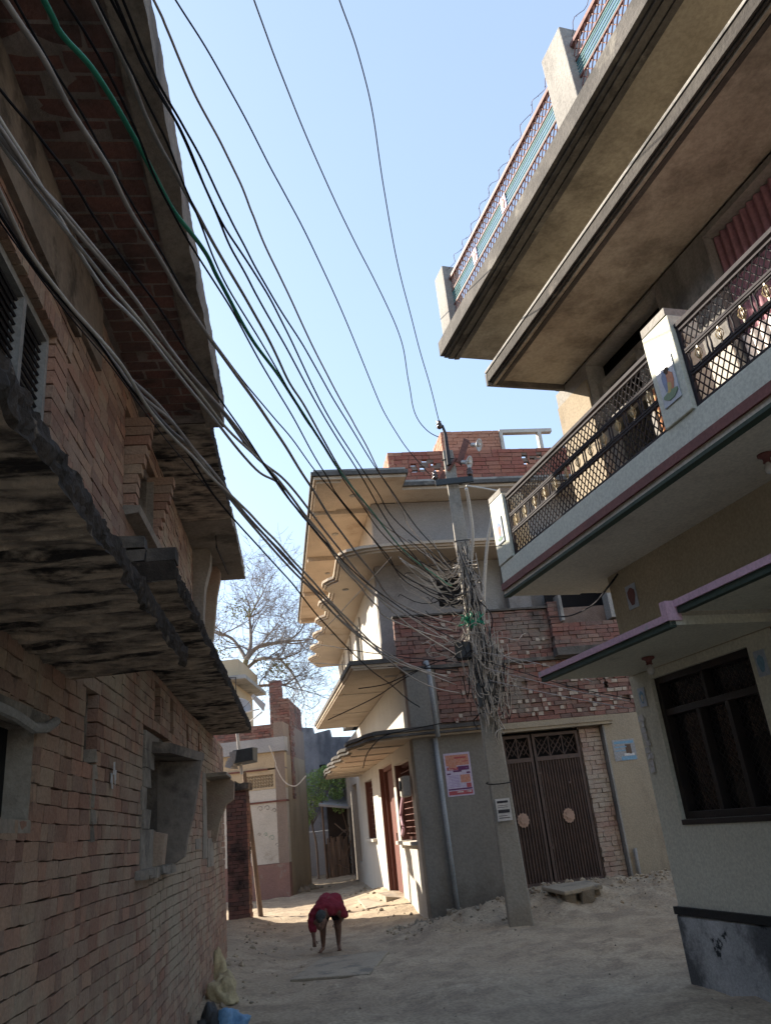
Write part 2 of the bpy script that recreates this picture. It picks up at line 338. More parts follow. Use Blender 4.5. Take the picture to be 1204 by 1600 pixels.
# unit brick variants (length along x, depth along y, height along z), shared between all single bricks
BVAR = {}
def brick_variants(m):
    if m.name in BVAR: return BVAR[m.name]
    out = []
    for k in range(10):
        b = MB(); b.box(W, -.5, .5, -.5, .5, -.5, .5)
        me = bpy.data.meshes.new('brick'); me.from_pydata([tuple(v) for v in b.v], [], b.f)
        bm = bmesh.new(); bm.from_mesh(me)
        bmesh.ops.recalc_face_normals(bm, faces=bm.faces)
        bmesh.ops.subdivide_edges(bm, edges=[e for e in bm.edges if abs(e.verts[0].co.x-e.verts[1].co.x) > .5], cuts=1)
        for v in bm.verts:
            v.co.x += random.uniform(-.02, .02); v.co.z += random.uniform(-.05, .05); v.co.y += random.uniform(-.03, .03)
        bm.to_mesh(me); bm.free(); me.materials.append(m); out.append(me)
    BVAR[m.name] = out; return out
def bricks(fr, specs, m, parent, nmax=300, name='brick', rel=None):
    """specs: list of (u, n, z, lu, ln, lz) centres and sizes. The nmax that show largest are objects, the rest one part."""
    def show(s):
        p = fr.p(s[0], s[1], s[2])-cC; d = p.dot(cF)
        if d < .3: return 0
        x = 602+1205*p.dot(cR)/d; y = 800-1205*p.dot(cU)/d
        if not (-30 < x < 1234 and -30 < y < 1630): return 0
        return abs(p.normalized().dot(fr.n))*s[3]*s[5]/(d*d)
    specs = sorted(specs, key=show, reverse=True)
    vs = brick_variants(m); ang = math.atan2(fr.u.y, fr.u.x); pl = WL[parent.name]
    for s in specs[:nmax]:
        o = bpy.data.objects.new(name, random.choice(vs)); COL.objects.link(o); o.parent = parent
        o.location = fr.p(s[0], s[1], s[2])-pl; o.scale = (s[3], s[4], s[5])
        o.rotation_euler = (random.uniform(-.01, .01), random.uniform(-.012, .012), ang+random.uniform(-.01, .01))
        WL[o.name] = fr.p(s[0], s[1], s[2])
    rest = specs[nmax:]
    if rest:
        b = MB()
        for s in rest:
            b.box(fr, s[0]-s[3]/2, s[0]+s[3]/2, s[1]-s[4]/2, s[1]+s[4]/2, s[2]-s[5]/2, s[2]+s[5]/2, j=.0025)
        b.build('brickwork', m, parent, kind='stuff', recalc=False)
def courses(u0, u1, z0, z1, lu=.235, lz=.075, holes=(), n=0., dn=.012, depth=.08, gap=.008, skew=None, header=.0, miss=0.):
    out = []; z = z0; k = 0
    while z < z1-.02:
        hgt = min(lz, z1-z)-gap
        u = u0 - (lu*.5 if k % 2 else 0) + random.uniform(-.02, .02)
        while u < u1:
            l = lu*random.uniform(.94, 1.05)
            if random.random() < header: l = lu*.5
            a, b = max(u, u0), min(u+l, u1); mid = (a+b)/2
            if b-a > .04 and random.random() > miss:
                # clip against holes
                ok = True
                for h in holes:
                    if z+hgt > h[2]+.02 and z < h[3]-.02:
                        if a >= h[0]-.01 and b <= h[1]+.01: ok = False
                        elif a < h[0] < b: b = h[0]
                        elif a < h[1] < b: a = h[1]
                if ok and b-a > .03:
                    zz = z+hgt/2 + (skew((a+b)/2, z) if skew else 0)
                    out.append(((a+b)/2, n-depth/2+random.uniform(-dn, dn*.6), zz+random.uniform(-.0015, .0015), b-a-gap, depth, hgt))
            u += l
        z += lz; k += 1
    return out

# ============================================================ GROUND
def fbm(x, y, s, o=4):
    return noise.fractal(Vector((x*s, y*s, 3.3)), 1., 2., o)
def gh(x, y):
    p = Vector((x, y, 0))-MF.o; um, nm = p.dot(MF.u), p.dot(MF.n)
    z = 0
    if um > -1:
        t = max(0, min(1, 1-(nm-.1)/2.4)); t = t*t*(3-2*t)
        a = max(0, min(1, (um-.3)/1.3)); z += t*(.06+.25*a)*max(0, min(1, um+1)) + max(0, min(1, um+1))*max(0, 1-abs(nm-1.1)/1.3)*(.04+.20*abs(fbm(x+3, y, 1.5))+.075*fbm(x, y, 5.5))
    q = Vector((x, y, 0))-L.o; ul, nl = q.dot(L.u), q.dot(L.n)
    if nl > -1:
        t = max(0, min(1, 1-nl/.95)); z += .16*t*t*max(0, min(1, (ul+1.5)/2))*max(0, min(1, (10-ul)/2))
    p = Vector((x, y, 0))-MS.o; us, ns = p.dot(MS.u), p.dot(MS.n)
    if -2.5 < ns < 2.5: z += .14*max(0, 1-abs(ns)/1.5)*max(0, min(1, (us-1)/1.5))*max(0, min(1, (8-us)/2))
    near = max(0, 1-max(0, math.hypot(x, y-10)-25)/10)
    z += near*(.03*fbm(x, y, .9)+.022*fbm(x+9, y, 4., 3))
    z += near*(.05*fbm(x, y*.6, .35, 3) - .03*math.exp(-((x+.2+.12*(y-8)-1.2)/.25)**2) - .03*math.exp(-((x+1.2+.12*(y-8)-.9)/.25)**2))*max(0, min(1, (16-y)/6))
    e = Vector((x, y, 0))-Vector((-1.1, 10.7, 0)); eu, en = abs(e.x*.99-e.y*.12), abs(e.x*.12+e.y*.99)
    wgt = max(0, min(1, (.62-eu)/.14))*max(0, min(1, (.92-en)/.14)); z = z*(1-wgt)+.0*wgt
    # wheel ruts and dug lumps by the corner
    d = math.hypot((x-.5)/1.0, (y-12.9)/.7); z += .16*max(0, 1-d)*(.5+1.2*fbm(x, y, 3.2))
    fz = max(0, min(1, (15-y)/4))*max(0, min(1, (x+2.2)/1.0))
    z += fz*(.024*noise.noise(Vector((x*.9+.5*y, (y-.35*x)*2.6, 1)))+.016*noise.noise(Vector((x*2.2, (y-.3*x)*6.5, 4)))+.016*abs(noise.noise(Vector((x*7, y*7, 4))))+.010*noise.noise(Vector((x*5+y*2, y*16, 9))))
    return z
xs = [-300, -120, -50, -25, -14, -10]+[-8+.09*i for i in range(190)]+[9.5, 12, 16, 25, 50, 120, 300]
ys = [-300, -120, -50, -20, -8, -2, 1, 3, 4.5]+[5.5+.09*i for i in range(310)]+[34, 36, 40, 50, 70, 120, 300]
g = MB(); g.v = [Vector((x, y, gh(x, y))) for y in ys for x in xs]
nx = len(xs); g.f = [(j*nx+i, j*nx+i+1, (j+1)*nx+i+1, (j+1)*nx+i) for j in range(len(ys)-1) for i in range(nx-1)]
go = g.build('ground', m_dirt, smooth=True, recalc=False); tag(go, kind='structure', label='dusty beige earth of the unpaved lane, ruts and mounds')

# ============================================================ LEFT BRICK HOUSE
LH = empty('brick_house', L.p(-3, 0, 0), 'old bare brick house on the left with sooty ledges and overhanging storey', 'house')
# backing walls
lowholes = [(-7.4, -5.2, 1.70, 2.06), (-2.78, -1.98, 1.68, 2.2), (.85, 1.35, 1.68, 2.2),
            (-4.45, -4.2, 1.98, 2.32), (-2.45, -2.2, 2.42, 2.7), (-1.7, -1.52, 2.45, 2.72), (.2, .34, 2.35, 2.62), (-.7, -.58, 2.45, 2.68)]
wall(L, -14, 3.1, -.35, -.055, -.3, 2.8, lowholes).build('wall', m_mortar, LH)
uph = [(-8.2, -5.4, 3.0, 3.84), (-3.45, -2.65, 3.72, 4.36)]
wall(L, -14, 1.05, -.35, -.055, 2.805, 4.66, uph).build('wall', m_mortar, LH)
MB().box(L, -14, 3.1, -.94, -.355, -.3, 2.79).box(L, -14, 1.05, -5, -.36, 2.8, 7.5).build('wall', m_dark, LH)
MB().box(L, 1.055, 8.75, -5, -.95, -.3, 7.3).build('wall', m_mortarR, LH)  # added mass out of view, sized to throw shade across the lane
# dark rooms behind window openings are the body boxes above
def sk(u, z): return .009*math.sin(u*1.3+z*2)+.006*math.sin(u*3.1+1)
sp = courses(-7.8, 3.1, 0, 2.8, .19, .074, lowholes+[(-2.9, -1.75, 1.42, 2.32)], skew=sk, header=.4, dn=.003, depth=.07, gap=.0065)
sp += courses(-7.8, 1.05, 2.83, 4.64, .225, .074, [(-8.3, -5.19, 2.9, 3.96), (-3.75, -2.5, 3.62, 4.42)], skew=sk, header=.2, dn=.004, depth=.07, gap=.0065)
# bricks of the overhang's underside, laid in rows across it
sof = []
u = -7.6; k = 0
while u < -3.15:
    nn = .03 - (.11 if k % 2 else 0)
    while nn < .5:
        l = .215; a, b = max(nn, .02), min(nn+l, .47)
        if b-a > .05: sof.append((u, (a+b)/2, 4.672+random.uniform(-.003, .003), .098, b-a-.016, .06))
        nn += l
    u += .115; k += 1
sp_s = sorted(sof, key=lambda s: -s[0])
bricks(L, sp, m_brickL, LH, 240)
bricks(L, sof, m_brickS, LH, 60)
# overhang slab
MB().box(L, -14, -3.09, -.1, .49, 4.645, 4.86).build('overhang_slab', m_mortS, LH)
def rough_slab(poly_fn, u0, u1, n0, n1, z0, z1, amp, du=.014, ridges=0., m=m_soot, name='ledge', dn=.05, edge=None):
    "slab whose underside and outer edge are uneven"
    b = MB(); nu = int((u1-u0)/du)+1; nn = max(2, int((n1-n0)/dn)+1)
    grid = []
    for i in range(nu+1):
        u = u0+(u1-u0)*i/nu; row = []
        for k in range(nn+1):
            t = k/nn; e = n1+amp*.7*noise.fractal(Vector((u*4, 1.7, z0)), 1, 2, 4)
            n = n0+(e-n0)*t
            zz = z0+amp*.25*noise.noise(Vector((u*7, n*3, z0)))
            if ridges: zz += ridges*(1-t**4*.85)*(noise.noise(Vector((u*26, n*1.5, 5))) + .6*noise.noise(Vector((u*60, n*5, 9)))+.5*noise.noise(Vector((u*9, n*9, 2))))
            row.append(L.p(u, n, zz))
        grid.append(row)
    for r in grid: b.v += r
    for i in range(nu):
        for k in range(nn): b.f.append((i*(nn+1)+k, i*(nn+1)+k+1, (i+1)*(nn+1)+k+1, (i+1)*(nn+1)+k))
    for i in (0, nu): b.f.append(tuple(i*(nn+1)+k for k in range(nn+1))+(len(b.v)+(0 if i == 0 else 1),))
    b.v += [L.p(u0, n0, z0+.01), L.p(u1, n0, z0+.01)]
    ends = (nn, nu*(nn+1)+nn)
    uo = b.build(name, m, LH, recalc=False)
    edge_pts = [b.v[i*(nn+1)+nn] for i in range(nu+1)]
    b = MB(); NR = 7 if edge is m_crust else 3
    for i in range(nu+1):
        u = u0+(u1-u0)*i/nu; e = n1+amp*(.16*noise.noise(Vector((u*3, 1.7, z0)))+.16*noise.fractal(Vector((u*16, 1.7, z0)), .8, 2, 4))
        b.v.append(edge_pts[i])
        for k in range(1, NR+1):
            t = k/NR; zt = z0+(z1-z0)*t; q3 = Vector((u*33, t*3.6, z0*7)); q4 = Vector((u*13, t*1.7, z0*3))
            dd = (.010*noise.noise(q3)+.006*noise.noise(q4)+.005*noise.noise(q3*2.7)+.007*math.sin(t*3.1)) if edge is m_crust else .003*noise.noise(q4)
            b.v.append(L.p(u, e+dd, zt+(.010*noise.noise(q3+Vector((9, 0, 0)))+.005*noise.noise(q4) if edge is m_crust else 0)))
        b.v.append(L.p(u, n0, z1+.004))
    for i in range(nu):
        for k in range(NR+1): b.f.append((i*(NR+2)+k, i*(NR+2)+k+1, (i+1)*(NR+2)+k+1, (i+1)*(NR+2)+k))
    for i in (0, nu):
        k = len(b.v); b.v.append(L.p(u0 if i == 0 else u1, n0, z0)); b.f.append(tuple(i*(NR+2)+j for j in range(NR+2))+(k,))
    return b.build(name+'_edge', edge or m, LH, recalc=False)
rough_slab(None, -14, -3.05, .475, .62, 4.62, 4.9, .02, name='overhang_beam', m=m_plL)
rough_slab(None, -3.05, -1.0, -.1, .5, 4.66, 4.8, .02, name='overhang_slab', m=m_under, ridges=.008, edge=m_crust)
rough_slab(None, -1.0, 1.08, -.1, .51, 4.655, 4.8, .02, name='overhang_slab', m=m_plL)
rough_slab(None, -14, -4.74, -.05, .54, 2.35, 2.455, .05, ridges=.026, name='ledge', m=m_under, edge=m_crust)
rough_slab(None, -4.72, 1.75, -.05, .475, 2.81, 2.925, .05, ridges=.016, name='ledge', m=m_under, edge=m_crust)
# brick kerb on the near end of the second ledge
b = []
for i in range(3): b.append((-4.66, .04+.16*i+.05, 2.97, .1, .15, .07))
for i in range(2): b.append((-4.66, .04+.16*i+.05, 3.045, .1, .15, .07))
q = MB()
for s in b: q.box(L, s[0]-.05, s[0]+.05, s[1]-.075, s[1]+.075, s[2]-.035, s[2]+.033, .006)
q.build('ledge_kerb', m_soot, LH)
# upper left window with horizontal bars
wn = MB().box(L, -8.2, -5.4, -.05, .0, 3.80, 3.84).box(L, -5.43, -5.4, -.05, .0, 3.0, 3.8)
for u in (-5.74, -6.2, -6.7, -7.2): wn.box(L, u-.018, u+.018, -.05, .002, 3.0, 3.8)
wo_ = wn.build('window', m_conc, LH)
z = 3.03
while z < 3.8:
    MB().tube([L.p(-8.1, -.03, z), L.p(-5.42, -.03, z)], .008, 5).build('bar', m_iron, wo_); z += .042
MB().box(L, -8.2, -5.4, -.34, -.30, 3.0, 3.84).build('dark_room', m_dark, LH)
qq = MB(); z = 3.0
while z < 3.84: qq.box(L, -5.395, -5.2, -.07, .03, z, z+.066, .003); z += .074
qq.build('window_surround', m_brickL, LH)
qq = MB(); u = -8.2
while u < -5.2: qq.box(L, u, u+.066, -.07, .04, 3.845, 3.95, .003); u += .074
qq.build('window_surround', m_brickL, LH)
MB().box(L, -14, -5.0, -.06, .03, 4.12, 4.64, .004).box(L, -5.0, -4.55, -.06, .028, 4.2, 4.64, .004).build('plaster_band', m_plD, LH)
# projecting brick window cheeks
def cheek(u, th, prof, m=m_brickL, name='window_cheek'):
    "prof: list of (z, n) from bottom to top, bricks stacked into a tapering fin"
    z0, z1 = prof[0][0], prof[-1][0]; b = MB(); z = z0
    while z < z1-.01:
        t = z+.036; n = prof[-1][1]
        for (za, na), (zb, nb) in zip(prof, prof[1:]):
            if za <= t <= zb: n = na+(nb-na)*(t-za)/(zb-za); break
        b.box(L, u-th/2, u+th/2, -.06, n+random.uniform(-.004, .004), z, z+.069, .003); z += .074
    return b.build(name, m, LH)
cheek(-3.6, .1, [(3.66, .05), (3.9, .07), (4.2, .14), (4.36, .165)])
cheek(-2.58, .1, [(3.74, .02), (3.95, .05), (4.2, .12), (4.36, .155)])
MB().hexa([L.p(-3.68, -.05, 3.63), L.p(-2.5, -.05, 3.63), L.p(-2.5, .10, 3.65), L.p(-3.68, .09, 3.65), L.p(-3.68, -.05, 3.71), L.p(-2.5, -.05, 3.71), L.p(-2.5, .11, 3.7), L.p(-3.68, .10, 3.7)]).build('window_sill', m_plL, LH)
MB().box(L, -2.635, -2.632, -.3, 0, 3.74, 4.36).build('window_reveal', m_plL, LH)
MB().box(L, -3.5, -2.6, -.3, -.27, 3.72, 4.36).build('window_shutter', m_woodd, LH)
# curved plastered fin at far end of the upper wall
P = [(-.06, 3.35), (.10, 3.5), (.11, 3.9), (.13, 4.2), (.19, 4.45), (.2, 4.6), (.17, 4.655), (-.06, 4.655)]
MB().prism(L, P, -.16, .02, 'u').build('curved_fin', m_plL, LH)
P2 = [(-.06, 3.3), (.06, 3.5), (.15, 3.8), (.2, 4.3), (.24, 4.5), (.24, 4.6), (.2, 4.655), (-.06, 4.655)]
MB().prism(L, P2, .5, .62, 'u').build('curved_fin', m_brickL, LH)
# large lower window: hood, far fin, broken near edge
hood = [(-.06, 0), (.17, 0), (.175, .06), (-.06, .07)]
MB().hexa([L.p(-2.62, -.08, 2.2), L.p(-1.86, -.08, 2.2), L.p(-1.86, .29, 2.17), L.p(-2.55, .13, 2.19),
           L.p(-2.62, -.08, 2.29), L.p(-1.86, -.08, 2.29), L.p(-1.86, .30, 2.235), L.p(-2.55, .14, 2.26)]).build('window_hood', m_plD, LH)
MB().prism(L, [(-.35, 1.42), (.06, 1.42), (.15, 1.47), (.17, 1.6), (.225, 1.8), (.285, 2.17), (-.35, 2.2)], -1.97, -1.87, 'u').build('window_cheek', m_plD, LH)
MB().prism(L, [(-.06, 1.43), (.07, 1.44), (.09, 1.64), (-.06, 1.68)], -2.52, -2.38, 'u').build('window_cheek', m_brickL, LH)
q = MB()
for (u0, u1, z0, z1) in [(-2.95, -2.55, 1.42, 1.68), (-2.9, -2.64, 1.68, 1.80), (-2.95, -2.78, 1.80, 1.95), (-2.9, -2.62, 1.95, 2.08), (-2.85, -2.48, 2.08, 2.2), (-2.85, -2.3, 2.2, 2.33)]:
    q.box(L, u0, u1, -.06, .006+random.uniform(0, .006), z0, z1, .008)
q.build('plaster_patch', m_plL, LH)
rs = MB(); 
for i in range(9):
    u0 = -3.1+i*.15; rs.box(L, u0, u0+.17, -.05, .06+.02*math.sin(i*2.1), 1.375+.012*math.sin(i*1.7), 1.43, .006)
rs.build('window_sill', m_plL, LH)
MB().box(L, -2.45, -2.42, -.3, -.25, 1.7, 2.2).box(L, -2.2, -2.17, -.3, -.25, 1.7, 2.2).build('window_frame', m_woodd, LH)
MB().prism(L, [(-.35, 1.5), (.06, 1.56), (.1, 1.75), (.18, 1.95), (.27, 2.0), (.28, 2.2), (.22, 2.25), (-.35, 2.25)], 1.35, 1.47, 'u').build('window_cheek', m_brickL, LH)
MB().box(L, .82, 1.46, -.06, .24, 2.24, 2.29, .008).build('window_hood', m_plL, LH)
q = MB()
for (u0, u1, z0, z1) in [(.55, .85, 1.6, 2.28), (.5, .95, 1.4, 1.62), (.9, 1.5, 1.3, 1.6), (-.1, .3, 1.5, 1.6)]:
    q.box(L, u0, u1, -.06, .008, z0, z1, .006)
q.build('plaster_patch', m_plL, LH)
# lower left window: lintel, bent pipe and jamb
MB().box(L, -7.4, -5.21, -.13, -.11, 1.70, 2.06).build('window_shutter', m_dark, LH)
q = MB()
for i in range(12): q.tube([L.p(-7.3+i*.16, -.09, 1.7), L.p(-7.3+i*.16, -.09, 2.06)], .01, 5)
q.build('window_bars', m_iron, LH)
MB().box(L, -5.205, -5.19, -.3, -.01, 1.70, 2.06).box(L, -7.4, -5.19, -.3, .0, 1.655, 1.70, .004).build('window_reveal', m_plL, LH)
MB().box(L, -7.5, -5.1, -.05, .02, 2.06, 2.12, .006).build('lintel', m_plL, LH)
MB().tube([L.p(-6.2, .03, 2.07), L.p(-5.6, .04, 2.055), L.p(-5.4, .05, 2.03), L.p(-5.27, .06, 2.045), L.p(-5.12, .05, 2.09)], .021, 8).build('bent_pipe', m_conc, LH)
# vertical seam between two builds of wall
q = MB()
for i in range(6):
    z = 1.62+i*.075; q.box(L, -4.26, -4.22+random.uniform(0, .03), -.05, .008, z, z+.07, .01)
q.build('plaster_seam', m_plL, LH)
# torn scraps of paper on the wall
for k, (u, z, s_) in enumerate([(-3.85, 1.93, .09), (-1.3, 1.8, .07), (-1.1, 1.62, .1), (-.95, 1.5, .09)]):
    q = MB()
    for j in range(5):
        a = u+random.uniform(-.06, .06)*(1 if k == 0 else 1.6); c = z+random.uniform(-1, 1)*s_*(.6 if k == 0 else 1)
        q.box(L, a, a+random.uniform(.02, .05), .010+.003*j, .012+.003*j, c, c+random.uniform(.03, .09), .006)
    o = q.build('torn_paper', m_paperw)
    tag(o, ['torn white scraps of paper on brick wall near the vertical plaster seam', 'topmost torn paper scrap beside the plastered window cheek',
            'middle torn paper scrap beside the plastered window cheek', 'lowest torn paper scrap beside the plastered window cheek'][k], 'paper scrap', 'torn paper scraps on the brick wall')
# pier at the end of the lane wall
PR = empty('brick_pier', (-3.62, 16.6, 0), 'dark rough brick pier at the far end of the left wall', 'pier')
PF = Fr((-3.83, 16.5, 0), (1, .0, 0), (0, -1, 0))
MB().box(PF, 0, .40, -.3, -.03, -.2, 2.5).build('core', m_crust, PR)
PS = Fr((-3.41, 16.5, 0), (0, 1, 0), (1, 0, 0))
bricks(PF, courses(0, .42, .0, 2.5, .21, .074, n=0, dn=.01, depth=.06), m_brickS, PR, 120)
bricks(PS, courses(0, .3, .0, 2.5, .21, .074, n=.0, dn=.01, depth=.06), m_brickS, PR, 0)
q = MB()
for i in range(9): q.box(PF, -.02+i*.05, .08+i*.05, -.3, .05+random.uniform(-.03, .03), 2.48, 2.55+random.uniform(0, .1), .02)
q.build('broken_cap', m_soot, PR)

# ============================================================ RIGHT HOUSE
RH = empty('painted_house', RR.p(2, -2, 0), 'grey green and tan painted house on the right with two balconies', 'house')
win = (.34, 1.70, 1.32, 2.58); drr = (1.97, 2.8, .0, 2.75)
wall(RR, 0, 9, -.3, 0, .56, 2.66, [win, drr]).build('wall', m_greyg, RH)
wall(RR, 0, 9, -.3, 0, 2.664, 3.72, []).build('wall', m_tanR, RH)
MB().box(RR, .02, 9, -6, -.31, -.2, 3.7).build('wall', m_dark, RH)
MB().box(RR, -.0, .0+.3, -6, -.30, -.2, 3.71).build('side_wall', m_tanR, RH)
MB().box(RR, -.03, 9, -6, .03, -.25, .535).build('plinth', m_bluew, RH, bevel=.02)
MB().box(RR, -.035, 9, -.3, .037, .537, .60).build('plinth_band', m_blkband, RH)
# ground floor window: frame, mullions, grilles
wf = MB().box(RR, .34, .40, -.16, -.04, 1.32, 2.58).box(RR, 1.64, 1.70, -.16, -.04, 1.32, 2.58).box(RR, .4, 1.64, -.16, -.04, 1.32, 1.38).box(RR, .4, 1.64, -.16, -.04, 2.52, 2.58)
wf.box(RR, .4, 1.64, -.15, -.05, 2.22, 2.28).box(RR, .83, .88, -.15, -.05, 1.38, 2.22).box(RR, 1.22, 1.27, -.15, -.05, 1.38, 2.22).box(RR, 1.0, 1.04, -.15, -.05, 2.28, 2.52)
wf.box(RR, .34, 1.7, -.03, .01, 1.275, 1.32)
wfo = wf.build('window', m_woodd, RH, bevel=.004)
for (a, b, c, d) in [(.4, .83, 1.38, 2.22), (.88, 1.22, 1.38, 2.22), (1.27, 1.64, 1.38, 2.22), (.4, 1.0, 2.28, 2.52), (1.04, 1.64, 2.28, 2.52)]:
    MB().box(RR, a, b, -.145, -.135, c, d).build('pane', m_glassd, wfo)
    q = MB(); st = .07
    for i in range(-20, 40):
        for sgn in (1, -1):
            # diagonal bars clipped to the light's rectangle
            x0 = a+i*st; pts = []
            for (X, Z) in ((x0, c), (x0+sgn*(d-c), d)): pts.append((X, Z))
            (xa, za), (xb, zb) = pts
            t0, t1 = 0, 1; dx = xb-xa
            lo, hi = (a-xa)/dx, (b-xa)/dx
            if lo > hi: lo, hi = hi, lo
            t0, t1 = max(0, lo), min(1, hi)
            if t1-t0 > .03:
                q.tube([RR.p(xa+dx*t0, -.12, za+(zb-za)*t0), RR.p(xa+dx*t1, -.12, za+(zb-za)*t1)], .0035, 4)
    q.build('grille', m_woodd, wfo, kind='stuff')
# door at the right edge
MB().box(RR, 1.97, 2.03, -.15, -.03, 0, 2.75).box(RR, 2.74, 2.8, -.15, -.03, 0, 2.75).box(RR, 2.03, 2.74, -.15, -.03, 2.69, 2.75).box(RR, 2.03, 2.74, -.12, -.08, .55, 2.69).build('door', m_woodd, RH)
# pink edged awning in two steps
def awning(u0, u1, z, n1, mm, slope=.0):
    MB().box(RR, u0, u1, 0, n1, z+.004, z+.07).build('awning', m_greyg, RH)
    MB().box(RR, u0-.012, u1+.004, n1-.03, n1+.018, z+.035, z+.085).build('awning_trim', mm, RH)
    MB().box(RR, u0+.01, u1, n1-.05, n1+.006, z-.012, z+.033).build('awning_lip', m_dkgreen, RH)
awning(.06, 2.15, 2.665, 1.0, m_pink)
awning(2.17, 3.45, 2.76, .93, m_pink); awning(3.46, 6.2, 2.76, .93, m_conc)
MB().box(RR, 2.10, 2.168, .90, 1.02, 2.70, 2.845).build('awning_step', m_pink, RH)
# first floor balcony slab and fascia
MB().box(RR, -.60, 9, 0.004, .86, 3.71, 3.83).build('balcony_slab', m_cream2, RH)
MB().box(RR, -.60, 9, -1.5, 0, 3.725, 3.83).build('balcony_slab', m_cream2, RH)
MB().box(RR, -.62, 9, .86, .905, 3.86, 4.055).box(RR, -.62, -.58, -.1, .86, 3.86, 4.055).build('balcony_fascia', m_green, RH, bevel=.004)
MB().box(RR, -.63, 9, .84, .915, 3.70, 3.728).box(RR, -.63, 9, .84, .915, 3.80, 3.81).build('fascia_moulding', m_dkgreen, RH)
MB().box(RR, -.625, 9, .84, .905, 3.73, 3.775).build('fascia_moulding', m_cream2, RH)
MB().box(RR, -.63, 9, .86, .925, 3.777, 3.85).build('fascia_moulding', m_maroon, RH)
MB().box(RR, -.6, 9, -.1, .86, 3.832, 3.86).build('balcony_floor', m_cream2, RH)
# posts
def post(u0, u1, top, fr=RR, n1=.92, zb=4.056, m=m_green, d=.26):
    return MB().box(fr, u0, u1, n1-d, n1, zb, top, .004).build('balcony_post', m, RH, bevel=.008)
post(-.62, -.27, 4.80); post(2.53, 2.86, 4.86); post(5.9, 6.2, 4.86)
MB().box(RR, -.61, -.28, .66, .925, 4.803, 4.86, .003).build('post_cap', m_conc, RH)
MB().box(RR, 2.54, 2.85, .66, .925, 4.863, 4.93, .003).build('post_cap', m_conc, RH)
# picture tiles on posts
def tile(fr, u, n, z, wd, ht, parent, kinds):
    t = MB().box(fr, u-wd/2, u+wd/2, n, n+.006, z-ht/2, z+ht/2).build('picture_tile', m_tile, parent)
    for (du, dz, rw, rh, mm) in kinds:
        pts = [(u+du*wd+rw*wd*math.cos(a)*(1+.25*math.sin(3*a)), z+dz*ht+rh*ht*math.sin(a)) for a in [i*math.pi/5 for i in range(10)]]
        MB().prism(fr, pts, n+.0062, n+.009+.002*random.random(), 'n').build('painted_figure', mm, t)
m_orf = mat('painted_orange', (.5, .2, .08), (.45, .12, .06), 30, rough=.35, bump=0)
m_blf = mat('painted_blue', (.12, .2, .4), (.1, .16, .3), 30, rough=.35, bump=0)
m_yef = mat('painted_yellow', (.5, .38, .1), (.45, .3, .08), 30, rough=.35, bump=0)
m_grf = mat('painted_green', (.1, .22, .12), (.12, .2, .12), 30, rough=.35, bump=0)
tile(RR, 2.695, .925, 4.38, .2, .36, RH, [(.02, -.32, .42, .10, m_grf), (.12, -.06, .24, .26, m_orf), (-.12, .02, .13, .24, m_blf), (.0, -.15, .18, .12, m_yef), (.08, .22, .12, .08, m_pr_brn), (-.13, .27, .09, .07, m_blf)])
tile(RR, -.445, .925, 4.42, .16, .3, RH, [(0, 0, .25, .3, m_blf), (.05, -.05, .15, .2, m_orf), (0, -.35, .4, .06, m_grf)])
tile(RR, .36, .004, 3.40, .17, .24, RH, [(0, 0, .36, .38, m_maroon)])
tile(RR, 1.82, .004, 2.42, .12, .2, RH, [(0, -.02, .3, .34, m_pr_blu), (0, .05, .16, .22, m_pr_brn)])
tile(RR, .16, .004, 2.44, .11, .18, RH, [(0, 0, .3, .34, m_pr_blu), (.03, -.05, .18, .2, m_greyg)])
